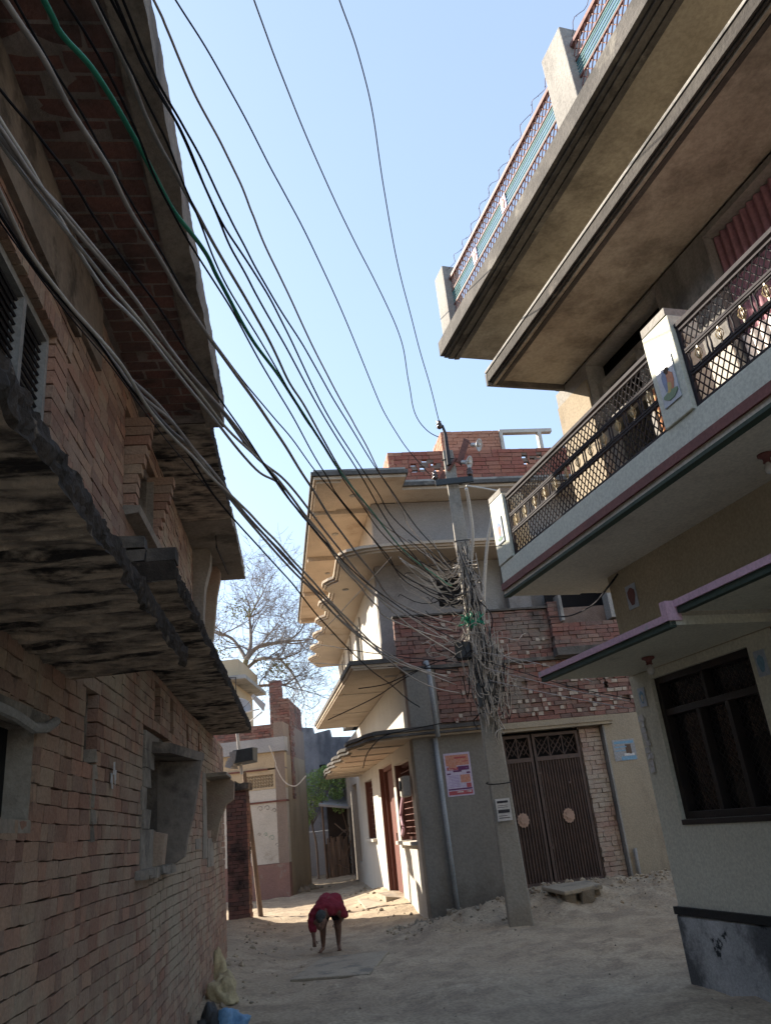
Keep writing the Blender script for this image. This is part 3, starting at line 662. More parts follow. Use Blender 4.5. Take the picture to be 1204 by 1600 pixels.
# railings
def lattice(fr, u0, u1, z0, z1, n, st, r, lean=1.35):
    q = MB(); h = z1-z0; dx = h/lean
    for sgn in (1, -1):
        u = u0-dx
        while u < u1+dx:
            xa, xb = u, u+sgn*dx
            t0, t1 = 0., 1.
            lo, hi = (u0-xa)/(xb-xa), (u1-xa)/(xb-xa)
            if lo > hi: lo, hi = hi, lo
            t0, t1 = max(0, lo), min(1, hi)
            if t1-t0 > .02:
                q.tube([fr.p(xa+(xb-xa)*t0, n+sgn*r, z0+h*t0), fr.p(xa+(xb-xa)*t1, n+sgn*r, z0+h*t1)], r, 4, cap=False)
            u += st
    return q
def rail_bay(u0, u1, n=.87):
    b = MB()
    for (a, c, w_) in ((4.735, 4.765, .022), (4.695, 4.71, .015), (4.515, 4.532, .014), (4.495, 4.507, .014), (4.335, 4.347, .014), (4.31, 4.325, .014), (4.075, 4.09, .012)):
        b.box(RR, u0, u1, n-w_, n+w_, a, c)
    b.box(RR, u0, u0+.03, n-.014, n+.014, 4.06, 4.735).box(RR, u1-.03, u1, n-.014, n+.014, 4.06, 4.735)
    ro = b.build('railing', m_iron, RH)
    lattice(RR, u0, u1, 4.532, 4.695, n, .068, .0055).build('lattice_bars', m_iron, ro, kind='stuff')
    lattice(RR, u0, u1, 4.09, 4.31, n, .068, .0055).build('lattice_bars', m_iron, ro, kind='stuff')
    k = max(1, round((u1-u0-.06)/.235)); s_ = (u1-u0-.06)/k
    for i in range(k):
        c = u0+.03+s_*(i+.5); hw = s_*.44
        q = MB()
        # framed motif with rounded corners
        for sx in (-1, 1):
            q.tube([RR.p(c+sx*hw, n, 4.352), RR.p(c+sx*hw*.93, n, 4.42), RR.p(c+sx*hw, n, 4.492)], .008, 5)
        for zz, dz in ((4.36, .018), (4.485, -.018)):
            q.tube([RR.p(c-hw, n, zz+dz), RR.p(c-hw*.75, n, zz), RR.p(c+hw*.75, n, zz), RR.p(c+hw, n, zz+dz)], .007, 5)
        mo = q.build('motif_frame', m_iron, ro)
        q = MB()
        for j in range(5):
            a0 = j*math.pi/5
            q.tube([RR.p(c+.034*math.sin(t*math.pi)*math.cos(a0)+.0, n+.025*math.sin(t*math.pi)*math.sin(a0), 4.375+.1*t) for t in [x/6 for x in range(7)]], .0035, 4)
        q.box(RR, c-.006, c+.006, n-.006, n+.006, 4.35, 4.495)
        go_ = q.build('gold_basket', m_gold, ro)
    return ro
rail_bay(-.265, 2.525); rail_bay(2.865, 5.9); rail_bay(6.2, 8.9)
# first floor wall behind the balcony: columns, openings, curtains
f1 = [(.42, 1.76, 3.86, 6.07), (2.5, 4.3, 3.86, 6.04)]
wall(RR, -.28, 9, -.25, -.02, 3.86, 6.1, f1).build('wall', m_conc, RH)
MB().box(RR, -.27, 9, -5, -2.2, 3.86, 8.2).box(RR, .0, 9, -2.2, -.5, 6.14, 6.9).build('wall', m_dark, RH)
MB().box(RR, -.28, -.05, -5, -.255, 3.86, 6.9).build('side_wall', m_conc, RH)
MB().box(RR, -.28, 9, -.24, -.03, 6.16, 6.9).build('wall', m_concT, RH)
# door frame with transom in first opening
MB().box(RR, .42, .50, -.22, -.12, 3.86, 5.82).box(RR, 1.68, 1.76, -.22, -.12, 3.86, 5.82).box(RR, 1.15, 1.21, -.22, -.12, 3.86, 5.82).box(RR, .5, 1.68, -.22, -.12, 5.3, 5.36).box(RR, .5, 1.68, -.22, -.12, 5.76, 5.82).build('door_frame', m_conc, RH)
def curtain(u0, u1, z0, z1, n, m, amp=.03, per=.13, name='curtain'):
    q = MB(); k = int((u1-u0)/.015); 
    q.v = [RR.p(u0+(u1-u0)*i/k, n+amp*math.sin(i*.015/per*6.28+.7*math.sin(i*.05))+(.004 if s else 0), z) for s in (0, 1) for i in range(k+1) for z in (z0, z1)]
    o2 = 2*(k+1)
    q.f = [(2*i, 2*i+2, 2*i+3, 2*i+1) for i in range(k)]+[(o2+2*i, o2+2*i+2, o2+2*i+3, o2+2*i+1) for i in range(k)]
    return q.build(name, m, RH, smooth=True, recalc=False)
curtain(1.22, 1.70, 3.9, 5.28, -.16, m_curto, .02, .09); curtain(.5, 1.15, 3.9, 4.75, -.17, m_curto, .02, .1)
curtain(2.5, 4.3, 3.9, 6.035, -.14, m_curt, .016, .085); curtain(2.52, 3.3, 3.9, 4.98, -.09, m_curt_lit, .018, .1)  # second, pale panel paints in the sunlit lower part of the pink curtain
MB().box(RR, 1.78, 2.48, -.02, .01, 3.862, 5.0).build('parapet_panel', m_white, RH)
MB().box(RR, -.26, .40, -.018, .004, 3.862, 5.9).build('column_face', m_tanw, RH)
# chajja over the first floor
MB().box(RR, -.06, 9, -.018, .80, 6.12, 6.19).build('canopy', m_concT, RH)
def mould(fr, poly, u0, u1, m, name, parent): return MB().prism(fr, poly, u0, u1, 'u').build(name, m, parent, bevel=.003)
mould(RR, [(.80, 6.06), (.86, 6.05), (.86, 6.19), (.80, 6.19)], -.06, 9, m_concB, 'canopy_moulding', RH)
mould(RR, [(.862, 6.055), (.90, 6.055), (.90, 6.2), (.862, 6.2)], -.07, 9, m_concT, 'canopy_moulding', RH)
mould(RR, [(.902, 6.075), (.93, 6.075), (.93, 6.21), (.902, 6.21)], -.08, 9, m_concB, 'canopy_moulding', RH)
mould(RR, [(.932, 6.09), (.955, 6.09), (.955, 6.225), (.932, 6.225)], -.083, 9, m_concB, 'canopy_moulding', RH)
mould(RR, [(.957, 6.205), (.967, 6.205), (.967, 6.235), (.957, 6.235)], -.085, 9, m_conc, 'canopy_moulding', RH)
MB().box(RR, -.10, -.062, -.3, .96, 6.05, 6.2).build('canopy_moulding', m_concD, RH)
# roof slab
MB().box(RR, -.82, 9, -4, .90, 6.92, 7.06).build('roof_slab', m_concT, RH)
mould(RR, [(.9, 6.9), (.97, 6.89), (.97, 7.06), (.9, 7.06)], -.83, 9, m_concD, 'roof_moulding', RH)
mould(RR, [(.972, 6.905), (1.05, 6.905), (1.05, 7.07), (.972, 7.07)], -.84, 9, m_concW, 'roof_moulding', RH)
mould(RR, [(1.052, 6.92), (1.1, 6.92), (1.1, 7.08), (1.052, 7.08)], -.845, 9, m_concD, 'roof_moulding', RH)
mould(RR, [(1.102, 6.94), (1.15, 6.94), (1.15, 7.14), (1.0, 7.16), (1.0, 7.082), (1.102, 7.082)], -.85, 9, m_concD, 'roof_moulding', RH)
for (a, b, t) in ((-.72, -.42, 8.02), (2.42, 2.78, 8.06), (5.9, 6.25, 8.06)):
    MB().box(RR, a, b, .92, 1.13, 7.165, t, .006).build('roof_post', m_conc, RH, bevel=.01)
def roof_rail(u0, u1, n=1.04):
    b = MB()
    for (a, c, w_) in ((7.80, 7.84, .022), (7.62, 7.635, .01), (7.42, 7.435, .01), (7.2, 7.215, .01)): b.box(RR, u0, u1, n-w_, n+w_, a, c)
    ro = b.build('roof_railing', m_rustp, RH)
    lattice(RR, u0, u1, 7.635, 7.80, n, .08, .006).build('lattice_bars', m_rustp, ro, kind='stuff')
    lattice(RR, u0, u1, 7.215, 7.42, n, .08, .006).build('lattice_bars', m_rustp, ro, kind='stuff')
    q = MB()
    for zz in (7.455, 7.49, 7.53, 7.57, 7.6): q.tube([RR.p(u0, n, zz), RR.p(u1, n, zz)], .0075, 5)
    q.build('turquoise_bars', m_turq, ro)
    for c in ((u0+(u1-u0)*.27), (u0+(u1-u0)*.56)):
        q = MB().box(RR, c-.055, c+.055, n+.012, n+.02, 7.44, 7.62, .003)
        e = q.build('rail_emblem', m_pink, ro)
        MB().prism(RR, [(c+.03*math.cos(a)*(1+.4*math.cos(4*a)), 7.53+.05*math.sin(a)*(1+.4*math.cos(4*a))) for a in [i*math.pi/8 for i in range(16)]], n+.021, n+.026, 'n').build('rail_emblem', m_rustp, ro)
    return ro
bw = MB(); bw.tube([RR.p(-.5+.04*i, 1.04+.03*math.sin(i*.9), 7.95+.02*math.sin(i*.23)+.008*math.sin(i*1.7)) for i in range(180)], .003, 4)
for i in range(60): c_ = RR.p(-.5+.115*i, 1.04+.03*math.sin(i*2.6), 7.95+.02*math.sin(i*.66)); bw.tube([c_-Vector((.01, .02, .03)), c_+Vector((.01, .02, .03))], .003, 4)
tag(bw.build('barbed_wire', m_rust, kind='stuff'), 'strand of rusty barbed wire strung above the roof railing', 'barbed wire')
roof_rail(-.42, 2.42); roof_rail(2.78, 5.9); roof_rail(6.25, 8.9)
# bulb holders
def bulb(fr, u, n, z, label, ln=.1):
    c = fr.p(u, n, z); o = empty('ceiling_bulb', c-Vector((0, 0, ln+.06)), label, 'light bulb')
    MB().lathe(c, (0, 0, -1), [(.055, 0), (.055, .015), (.028, .03), (.024, .055), (.03, .06), (.03, .065)], 12).build('holder', m_maroon, o, smooth=True)
    MB().lathe(c-Vector((0, 0, .065)), (0, 0, -1), [(.014, 0), (.02, .012), (.032, .035), (.034, .055), (.026, .078), (.008, .09)], 12).build('bulb', m_glassl, o, smooth=True)
bulb(RR, 2.86, .42, 3.708, 'bulb in brown holder under the first floor balcony, at the right edge')
bulb(RR, .99, .43, 2.667, 'small bulb in brown holder under the pink edged awning')
q = MB().tube([RR.p(.1, .34, 2.66), RR.p(.1, .34, 2.60)], .006, 6).lathe(RR.p(.1, .34, 2.62), (0, 0, -1), [(.02, 0), (.026, .015), (.015, .03), (.026, .045), (.012, .06)], 10)
tag(q.build('hanging_insulator', m_insul), 'small brown insulator hook hanging under the left end of pink awning', 'insulator')
# stray cable on the tan wall
def crom(pts, k=8):
    P = [pts[0]]+list(pts)+[pts[-1]]; out = []
    for i in range(1, len(P)-2):
        a, b, c, d = P[i-1], P[i], P[i+1], P[i+2]
        for j in range(k):
            t = j/k
            out.append(.5*((2*b)+(c-a)*t+(2*a-5*b+4*c-d)*t*t+(3*b-a-3*c+d)*t**3))
    out.append(P[-2]); return out
MB().tube(crom([RR.hit(970, 902, .02), RR.hit(950, 925, .03)+Vector((-.02, .1, 0)), MF.hit(900, 955, .2)+Vector((0, -3, 0)), MF.hit(858, 966, .12)], 8), .009, 5)
bk = MB().tube(crom([RR.p(.22, .02, 3.68), RR.p(.1, .06, 3.6), atY(925, 945, 10.5), atY(890, 962, 13), atY(856, 964, 14.3)], 8), .011, 5).build('cable', m_wireb)
tag(bk, 'short black cable from tan house corner to the brick parapet opening', 'cable')

# ============================================================ MIDDLE HOUSE
MH = empty('corner_house', MF.p(2, -2, 0), 'unfinished corner house of grey render and red brick with cream slabs', 'house')
gate_h = (1.58, 3.02, .0, 2.80)
wall(MF, .0, 1.5, -.3, 0, -.2, 2.9, []).build('wall', m_greyw, MH)
# side wall (sunlit) with openings
s_h = [(.65, 2.45, 1.22, 2.6), (2.78, 4.9, .1, 2.72), (6.4, 8.05, 1.24, 2.62), (10.3, 11.6, .6, 2.74)]
wall(MS, .303, 12.5, -.3, 0, -.2, 4.1, s_h).build('wall', m_white, MH)
MB().box(MS, .004, .30, .001, .004, -.2, 2.88).build('corner_band', m_greyw, MH)
MB().box(MF, .3, 6, -6, -.9, -.2, 4.0).box(MF, .31, 6, -9, -.95, 4.0, 7.4).build('wall', m_dark, MH)
MB().box(MF, .35, 6, -.9, -.305, -.2, .05).build('wall', m_dark, MH)
MB().box(MS, .35, 12.5, -.6, -.45, -.2, 4.0).build('wall', m_dark, MH)
# openings of the side wall
for (a, b, c, d) in (s_h[0], s_h[2]):
    f = MB().box(MS, b-.012, b+.0, -.3, -.02, c, d).box(MS, a, b, -.22, -.15, c, c+.06).box(MS, a, b, -.22, -.15, d-.06, d).box(MS, a, a+.06, -.22, -.15, c, d).box(MS, (a+b)/2-.03, (a+b)/2+.03, -.22, -.15, c, d)
    fo = f.build('window', m_wood, MH)
    MB().box(MS, a+.06, b-.03, -.30, -.28, c+.06, d-.06).build('pane', m_dark, fo)
    q = MB(); z = c+.12
    while z < d-.08: q.tube([MS.p(a+.05, -.12, z), MS.p(b-.02, -.12, z)], .008, 5); z += .11
    u = a+.1
    while u < b: q.tube([MS.p(u, -.12, c), MS.p(u, -.12, d)], .007, 5); u += .15
    q.build('grille', m_wood, fo, kind='stuff')
    MB().box(MS, a-.05, b+.05, -.1, .10, c-.06, c, .004).build('window_sill', m_white, fo)
a, b, c, d = s_h[1]
do = MB().box(MS, a, a+.09, -.24, -.1, .1, d).box(MS, b-.014, b, -.28, -.01, .1, d).box(MS, b-.1, b-.015, -.24, -.1, .1, d).box(MS, a+.09, b-.1, -.24, -.1, d-.08, d).build('door', m_wood, MH)
for i in range(6):
    u0 = a+.1+i*(b-a-.2)/6; MB().box(MS, u0, u0+(b-a-.2)/6-.012, -.21+.012*(i % 2), -.18, .16, d-.09).build('plank', m_wood, do)
MB().tube([MS.p(a+1.2, -.15, 1.2), MS.p(a+1.2, -.15, 1.35)], .015, 6).build('handle', m_iron, do)
a, b, c, d = s_h[3]
MB().box(MS, a, b, -.32, -.25, c, d).build('door', m_woodd, MH)
# meter box, hanging cloths by the near window
mbx = empty('electric_meter', MS.p(.75, .12, 2.0), 'white electric meter box beside the near ground floor window', 'meter')
MB().box(MS, .58, .98, .01, .16, 1.95, 2.3).build('box', m_whh, mbx, bevel=.03)
MB().lathe(MS.p(.78, .16, 2.14), MS.n, [(.09, 0), (.09, .02), (.07, .03)], 14).build('dial', m_box, mbx)
q = MB()
q.tube(crom([MS.p(1.55, .02, 2.0), MS.p(1.75, .06, 1.7), MS.p(1.6, .07, 1.45), MS.p(1.75, .08, 1.32)], 6), [.03]*19, 6)
tag(q.build('rolled_cloth', m_pink), 'pinkish rolled cloth hanging in front of near window grille', 'cloth')
# ground storey fluted band and canopy edge
fl = [(-.92, -1.35), (-.92, .13), (-.93, .48), (-.72, .79), (-.06, .88), (.7, .88), (1.14, 1.03), (1.55, 1.03), (1.75, .93), (2.35, .93), (2.6, 1.06), (3.1, 1.06), (3.3, .96), (3.85, .96), (4.1, 1.08), (4.6, 1.08), (4.8, .98), (5.3, .98), (5.6, 1.08), (6.1, 1.08), (6.3, .98), (7.2, .98), (7.4, 1.06), (9.3, 1.0)]
fl = [(-.3 if u < -.5 else u, n) for u, n in fl[:0]]+[(-.20, -1.32), (-.20, .05), (-.17, .40), (-.02, .68), (.3, .82)]+fl[5:]
def fluted(outer, inner, z0, layers, m, mm):
    for i, (dz0, dz1, off, mt) in enumerate(layers):
        P = [(u+off*(1 if k < 3 else 0), n-(off if k >= 2 else 0)) for k, (u, n) in enumerate(outer)]
        MB().prism(MS, P+inner, z0+dz0, z0+dz1).build('canopy_moulding' if i else 'canopy', mt, MH)
inner = [(9.3, -.0), (.306, -.0), (.003, .0), (.003, -1.32)]
inner = [(9.3, .003), (-.003, .003), (-.003, -1.32)]
fluted(fl, inner, 2.86, [(.0, .03, .06, m_cream), (.032, .07, .0, m_concD), (.072, .10, .04, m_cream), (.102, .15, -.01, m_concD), (.152, .17, .03, m_concD)], None, None)
# small ribs under the canopy
for i in range(6):
    u0 = 1.0+i*1.4; MB().box(MS, u0, u0+.05, .01, .85, 2.835, 2.858).build('soffit_rib', m_cream2, MH)
# front brick wall above the ground storey
MB().box(MF, 0, 4.5, -.3, -.06, 2.905, 5.0).build('wall', m_mortarR, MH)
MB().box(MF, 4.5, 7, -.3, -.02, -.2, 5.0).build('wall', m_tanw, MH)
op = (3.0, 4.0, 4.72, 5.12)
fb = courses(.0, 1.3, 3.08, 4.02, .22, .078, [(.0, .52, 2.9, 4.05)], dn=.022, depth=.07, header=.3)
fb += courses(1.3, 4.2, 2.98, 4.02, .22, .078, [], dn=.022, depth=.07, header=.4, miss=.02)
fb += courses(-.12, 2.8, 4.09, 4.99, .22, .078, [], n=.02, dn=.018, depth=.1, header=.25, miss=.01)
fb += courses(2.8, 4.4, 4.2, 4.68, .22, .078, [], n=.14, dn=.016, depth=.2, header=.3)
fb += courses(2.8, 3.0, 4.68, 5.1, .22, .078, [], n=.10, dn=.016, depth=.14)
bricks(MF, fb, m_brickM, MH, 270)
m_brickJ = mat('brick_jamb', (.4, .3, .25), (.42, .35, .28), 3, island=[(.34, .22, .18), (.40, .29, .23), (.30, .2, .17), (.44, .34, .27)], stain=(.40, .34, .28), st=(.45, .6), ss=2, bump=.4)
bricks(MF, courses(3.03, 3.42, .2, 2.78, .22, .078, [], n=-.08, dn=.012, depth=.08, header=.5), m_brickJ, MH, 30)
# pale mortar dabs proud of the brick
q = MB()
for i in range(95):
    u = random.uniform(.6, 4.3); z = random.choice([random.uniform(3.0, 3.6), random.uniform(3.0, 4.0), random.uniform(4.1, 4.95) if u < 2.8 else 3.4])
    z = 2.98+.078*round((z-2.98)/.078); q.box(MF, u, u+random.uniform(.05, .085), -.01, .012+(.02 if z > 4.05 else 0), z+.004, z+.064, .004)
q.build('mortar_dabs', m_dab, MH, kind='stuff')
MB().box(MF, .003, .52, -.05, .012, 3.035, 4.07).build('grey_panel', m_greyw, MH)
MB().box(MF, -.05, 4.4, -.25, .05, 4.03, 4.085, .006).build('ledge_band', m_concD, MH)
MB().box(MF, 2.78, 4.4, .045, .24, 4.06, 4.195, .006).build('ledge_band', m_concD, MH)
MB().box(MF, -.13, 2.82, -.1, .05, 5.0, 5.03, .006).build('parapet_cap', m_concD, MH)
MB().box(MF, 3.0, 4.2, -.5, -.45, 4.7, 5.5).build('opening', m_dark, MH)
MB().box(MF, 3.0, 3.06, -.05, .2, 4.7, 5.2).box(MF, 3.98, 4.05, -.05, .2, 4.7, 5.2).box(MF, 4.06, 6, -.05, .18, 4.7, 6.0).build('opening_frame', m_conc, MH)
# gate lintel
MB().box(MF, 1.45, 3.62, -.25, .07, 2.81, 2.86).box(MF, 1.45, 3.64, -.25, .09, 2.862, 2.90).box(MF, 1.45, 3.62, -.25, .06, 2.902, 2.965, .004).build('lintel', m_tanw, MH)
MB().box(MF, 1.5, 1.575, -.3, .0, -.2, 2.81).build('wall', m_greyw, MH)
MB().box(MF, 3.02, 3.44, -.3, -.125, -.2, 2.81).build('wall', m_mortarR, MH)
MB().box(MF, 3.44, 3.47, -.3, .03, -.1, 2.80).build('door_jamb', m_conc, MH)
MB().box(MF, 3.47, 6, -.3, .012, -.2, 2.80).box(MF, 3.64, 6, -.25, .012, 2.8, 2.97).build('wall', m_tanw, MH)
# gate
gz0, gz1 = .33, 2.76
gt = MB()
for (a, b) in ((1.60, 2.12), (2.15, 3.0)):
    gt.box(MF, a, a+.045, -.16, -.10, gz0, gz1).box(MF, b-.045, b, -.16, -.10, gz0, gz1).box(MF, a+.045, b-.045, -.16, -.10, gz0, gz0+.06).box(MF, a+.045, b-.045, -.16, -.10, gz1-.05, gz1).box(MF, a+.045, b-.045, -.16, -.10, 2.30, 2.37)
    gt.box(MF, a+.045, b-.045, -.150, -.140, gz0+.06, 2.3)
gto = gt.build('gate', m_gate, MH)
MB().box(MF, 1.58, 3.02, -.29, -.2, .0, 2.79).build('gate_backing', m_dark, MH)
q = MB()
for (a, b) in ((1.645, 2.075), (2.195, 2.955)):
    k = int((b-a)/.048)
    for i in range(k):
        u0 = a+(b-a)*i/k
        q.prism(MF, [(u0+.006, -.14), (u0+.018, -.108), (u0+.032, -.108), (u0+.044, -.14)], gz0+.062, 2.298)
q.build('gate_ribs', m_gate, gto, kind='stuff')
q = MB()
for (a, b) in ((1.645, 2.075), (2.195, 2.955)):
    k = max(1, round((b-a)/.25)); s_ = (b-a)/k
    for i in range(k):
        c = a+s_*(i+.5); zc = 2.54
        q.tube([MF.p(a+s_*i, -.13, 2.37), MF.p(c+s_/2, -.13, 2.71)], .011, 4).tube([MF.p(a+s_*i, -.13, 2.71), MF.p(c+s_/2, -.13, 2.37)], .011, 4)
        q.tube([MF.p(c+.09*math.cos(t), -.125, zc+.12*math.sin(t)) for t in [j*math.pi/2 for j in range(5)]], .009, 4)
        q.tube([MF.p(c+s_/2, -.13, 2.37), MF.p(c+s_/2, -.13, 2.71)], .012, 4)
q.build('gate_top_lattice', m_gate, gto)
m_emb = mat('emblem_wood', (.46, .31, .24), (.36, .24, .18), 10, bump=.2)
for u in (1.765, 2.58):
    pts = [(u+.10*math.cos(a)*(1+.07*math.cos(13*a)), 1.37+.115*math.sin(a)*(1+.07*math.cos(13*a))) for a in [i*2*math.pi/54 for i in range(54)]]
    e = MB().prism(MF, pts, -.105, -.085, 'n').build('gate_emblem', m_emb, gto)
    pts = [(u+.055*math.cos(a)*(1+.2*math.cos(6*a)), 1.37+.06*math.sin(a)*(1+.2*math.cos(6*a))) for a in [i*2*math.pi/36 for i in range(36)]]
    MB().prism(MF, pts, -.0845, -.07, 'n').build('gate_emblem', m_emb, gto)
for (u, z) in ((2.17, 1.5), (2.17, 2.1), (1.62, 1.9), (2.2, .9), (2.7, 1.9)): MB().box(MF, u-.03, u+.03, -.1, -.085, z-.02, z+.02).build('hinge', m_gate, gto)
# door step mound slab edges
# upper storey, set back
wuh = [(1.25, 2.12, 5.5, 6.6-.35)]
wall(MF, -.25, 6, -.95, -.75, 4.1, 6.25, [(.95, 1.75, 5.35, 6.0)]).build('wall', m_purple, MH)
MB().box(MF, .9, 1.8, -.949, -.93, 5.3, 6.05).build('window', m_dark, MH)
MB().box(MF, 1.85, 2.25, -.748, -.7, 4.1, 6.24).build('pilaster', m_conc, MH)
MB().box(MF, 2.3, 2.75, -.74, -.55, 4.1, 6.24).build('pilaster', m_purple, MH)
sh2 = [(3.9, 5.0, 4.75, 6.0), (6.2, 7.2, 4.6, 6.1), (8.2, 9.2, 4.6, 6.1)]
wall(MS, .752, 10.4, 0, .25, 4.25, 6.25, sh2).build('wall', m_white, MH)
for (a, b, c, d) in sh2:
    f = MB().box(MS, a, b, .05, .1, c, c+.07).box(MS, a, b, .05, .1, d-.07, d).box(MS, a, a+.07, .05, .1, c+.07, d-.07).box(MS, b-.07, b, .05, .1, c+.07, d-.07).box(MS, (a+b)/2-.03, (a+b)/2+.03, .05, .1, c+.07, d-.07).build('window', m_wood if a > 5 else m_conc, MH)
    MB().box(MS, a+.07, b-.07, .055, .065, c+.07, d-.07).build('pane', m_teal, f)
    MB().box(MS, a-.06, a-.002, .25, .29, c-.05, d+.05).build('window_trim', m_white, f)
MB().box(MS, .76, 10.4, -.3, -.005, 4.25, 7.6).build('wall', m_dark, MH)
wall(MF, -.2, 6, -.95, -.75, 6.40, 7.58, []).build('wall', m_purple, MH)
wall(MS, .955, 10, 0, .2, 6.40, 7.58, []).build('wall', m_cream, MH)
# wavy chajja at 6.25
wv = [(-.25, -6), (-.22, -.3), (-.17, .3), (-.12, .58), (.03, .86), (.2, .98), (.5, 1.02), (1.4, 1.0)]
u = 1.65
while u < 9.6:
    wv += [(u, 1.0), (u+.12, 1.10), (u+.32, 1.2), (u+.62, 1.2), (u+.72, 1.14), (u+.78, 1.0)]; u += 1.5
wv += [(10.5, 1.0)]
inn = [(10.5, -.3), (.96, -.3), (.96, -6)]
def layer(outer, inn, off, z0, z1, m, nm):
    P = []
    for k, (a, b) in enumerate(outer):
        P.append((a+(off if k < 5 else 0), b-(off if k >= 3 else 0)))
    MB().prism(MS, P+inn, z0, z1).build(nm, m, MH)
layer(wv, inn, .1, 6.25, 6.285, m_cream, 'canopy'); layer(wv, inn, .05, 6.287, 6.33, m_cream, 'canopy_moulding'); layer(wv, inn, 0, 6.332, 6.385, m_cream, 'canopy_moulding')
# top roof slab
rp = [(.12, -6), (.12, -.34), (-.5, -.34), (-.5, 1.41), (10.2, 1.38), (10.2, -.5), (.9, -.5), (.9, -6)]
MB().prism(MS, rp, 7.6, 7.66).build('roof_slab', m_cream, MH)
rp2 = [(.05, -6), (.05, -.38), (-.55, -.38), (-.55, 1.46), (10.25, 1.43), (10.25, -.5), (.9, -.5), (.9, -6)]
MB().prism(MS, rp2, 7.662, 7.74).build('roof_slab', m_concD, MH)
rp3 = [(.09, -6), (.09, -.34), (-.5, -.34), (-.5, 1.41), (10.2, 1.38), (10.2, -.5), (.9, -.5), (.9, -6)]
MB().prism(MS, rp3, 7.742, 7.8).build('roof_slab', m_conc, MH)
for u0 in (1.0, 3.9, 6.8, 9.6):
    MB().box(MS, u0, u0+.16, .21, 1.36, 7.5, 7.598).build('soffit_beam', m_cream, MH)
MB().box(MS, -.42, .955, .9, 1.36, 7.56, 7.598).build('soffit_beam', m_cream, MH)
for (u0, n0) in ((.3, .6), (2.4, .8), (5.2, .8), (7.8, .8), (-.1, -1.6), (-.1, -3)):
    MB().lathe(MS.p(u0, n0, 7.598), (0, 0, -1), [(.07, 0), (.07, .012), (.04, .02)], 12).build('ceiling_rose', m_conc, MH)
for (u0, n0) in ((2.2, .7), (4.4, .7), (6.2, .7)):
    MB().lathe(MS.p(u0, n0, 6.248), (0, 0, -1), [(.07, 0), (.07, .012), (.04, .02)], 12).build('ceiling_rose', m_conc, MH)
# lower canopy at 4.1 on the side
cp = [(-.02, .003), (-.02, .98), (8.2, 1.22), (8.2, .003)]
MB().prism(MS, [(u+(.05 if k in (0, 1) else 0), n-(.06 if k in (1, 2) else 0)) for k, (u, n) in enumerate(cp)], 4.105, 4.14).build('canopy', m_cream, MH)
MB().prism(MS, [(u+(.03 if k in (0, 1) else 0), n-(.03 if k in (1, 2) else 0)) for k, (u, n) in enumerate(cp)], 4.142, 4.19).build('canopy_moulding', m_cream, MH)
MB().prism(MS, cp, 4.192, 4.27).build('canopy_moulding', m_concD, MH)
for u0 in (2.6, 5.4): MB().box(MS, u0, u0+.04, .01, .9, 4.09, 4.103).build('soffit_rib', m_cream2, MH)
# roof parapet with pierced brick, and stair room
ph = []
for (u, z) in ((.88, 8.22), (.64, 8.14), (.82, 8.06), (.66, 7.98), (1.06, 8.14), (2.98, 8.24), (3.14, 8.17), (3.0, 8.09), (1.12, 8.0), (1.3, 8.0), (3.3, 8.24)):
    ph.append((u-.055, u+.055, z-.03, z+.04))
pw = empty('roof_parapet', MF.p(2, -.05, 7.8), 'red brick roof parapet with small pierced holes on the corner house', 'parapet')
bs_ = courses(.15, 5.5, 7.8, 8.43, .27, .09, ph, n=-.1, dn=.008, depth=.11, header=.15, gap=.010)
wall(MF, .155, 5.5, -.205, -.12, 7.8, 8.42, ph).build('mortar_core', m_mortarR, pw)
bricks(MF, bs_, m_brickT, pw, 260)
PS2 = Fr(MF.p(.15, -.1, 0), MS.u, MS.n)
bricks(PS2, courses(.0, 4, 7.8, 8.43, .23, .078, [], n=.01, dn=.006, depth=.11), m_brickP, pw, 0)
sr = empty('stair_room', MF.p(2.1, -1, 7.8), 'pale brick stair room with an open concrete frame on the roof', 'roof room')
MB().box(MF, 1.5, 2.72, -1.6, -.82, 7.8, 9.2).build('mortar_core', m_mortarR, sr)
bricks(MF, courses(1.46, 2.76, 8.2, 9.22, .23, .078, [], n=-.76, dn=.006, depth=.06, gap=.008), m_brickP, sr, 120)
F2 = Fr(MF.p(1.49, -.76, 0), MS.u, MS.n)
bricks(F2, courses(0, .85, 7.8, 9.22, .23, .078, [], n=.03, dn=.006, depth=.06, gap=.008), m_brickP, sr, 60)
MB().box(MF, 2.77, 3.95, -.85, -.72, 9.13, 9.21).box(MF, 2.765, 2.83, -.85, -.72, 8.2, 9.13).box(MF, 3.62, 3.7, -.85, -.72, 8.2, 9.13).build('concrete_frame', m_whh, sr)
MB().box(MF, 3.62, 4.6, -1.7, -1.5, 8.2, 9.0).build('far_wall', m_brickP, sr)
# door steps outside the sunlit door
st_ = MB().box(MS, 3.0, 4.4, .02, .34, -.05, .22, .03).box(MS, 2.7, 4.6, .34, .75, -.05, .12, .03)
tag(st_.build('door_step', m_slab), 'worn low step of earth and brick under the sunlit brown door', 'step')

# downpipe on front
dp = MB().tube([MF.p(.42, .055, .02), MF.p(.40, .055, 1.5), MF.p(.385, .055, 2.83)], .042, 10).tube([MF.p(.385, .32, 2.82), MF.p(.37, .32, 3.6), MF.p(.36, .30, 4.02), MF.p(.36, .24, 4.1), MF.p(.36, .1, 4.12)], .042, 10)
tag(dp.build('drain_pipe', m_pipe, smooth=True), 'grey plastic drain pipe down the grey corner wall left of poster', 'pipe')
pp = MB().tube([MF.p(3.56, .06, .02), MF.p(3.57, .06, .75)], .03, 8)
tag(pp.build('pipe_stub', m_conc, smooth=True), 'short pale pipe stub standing right of the brown gate', 'pipe')

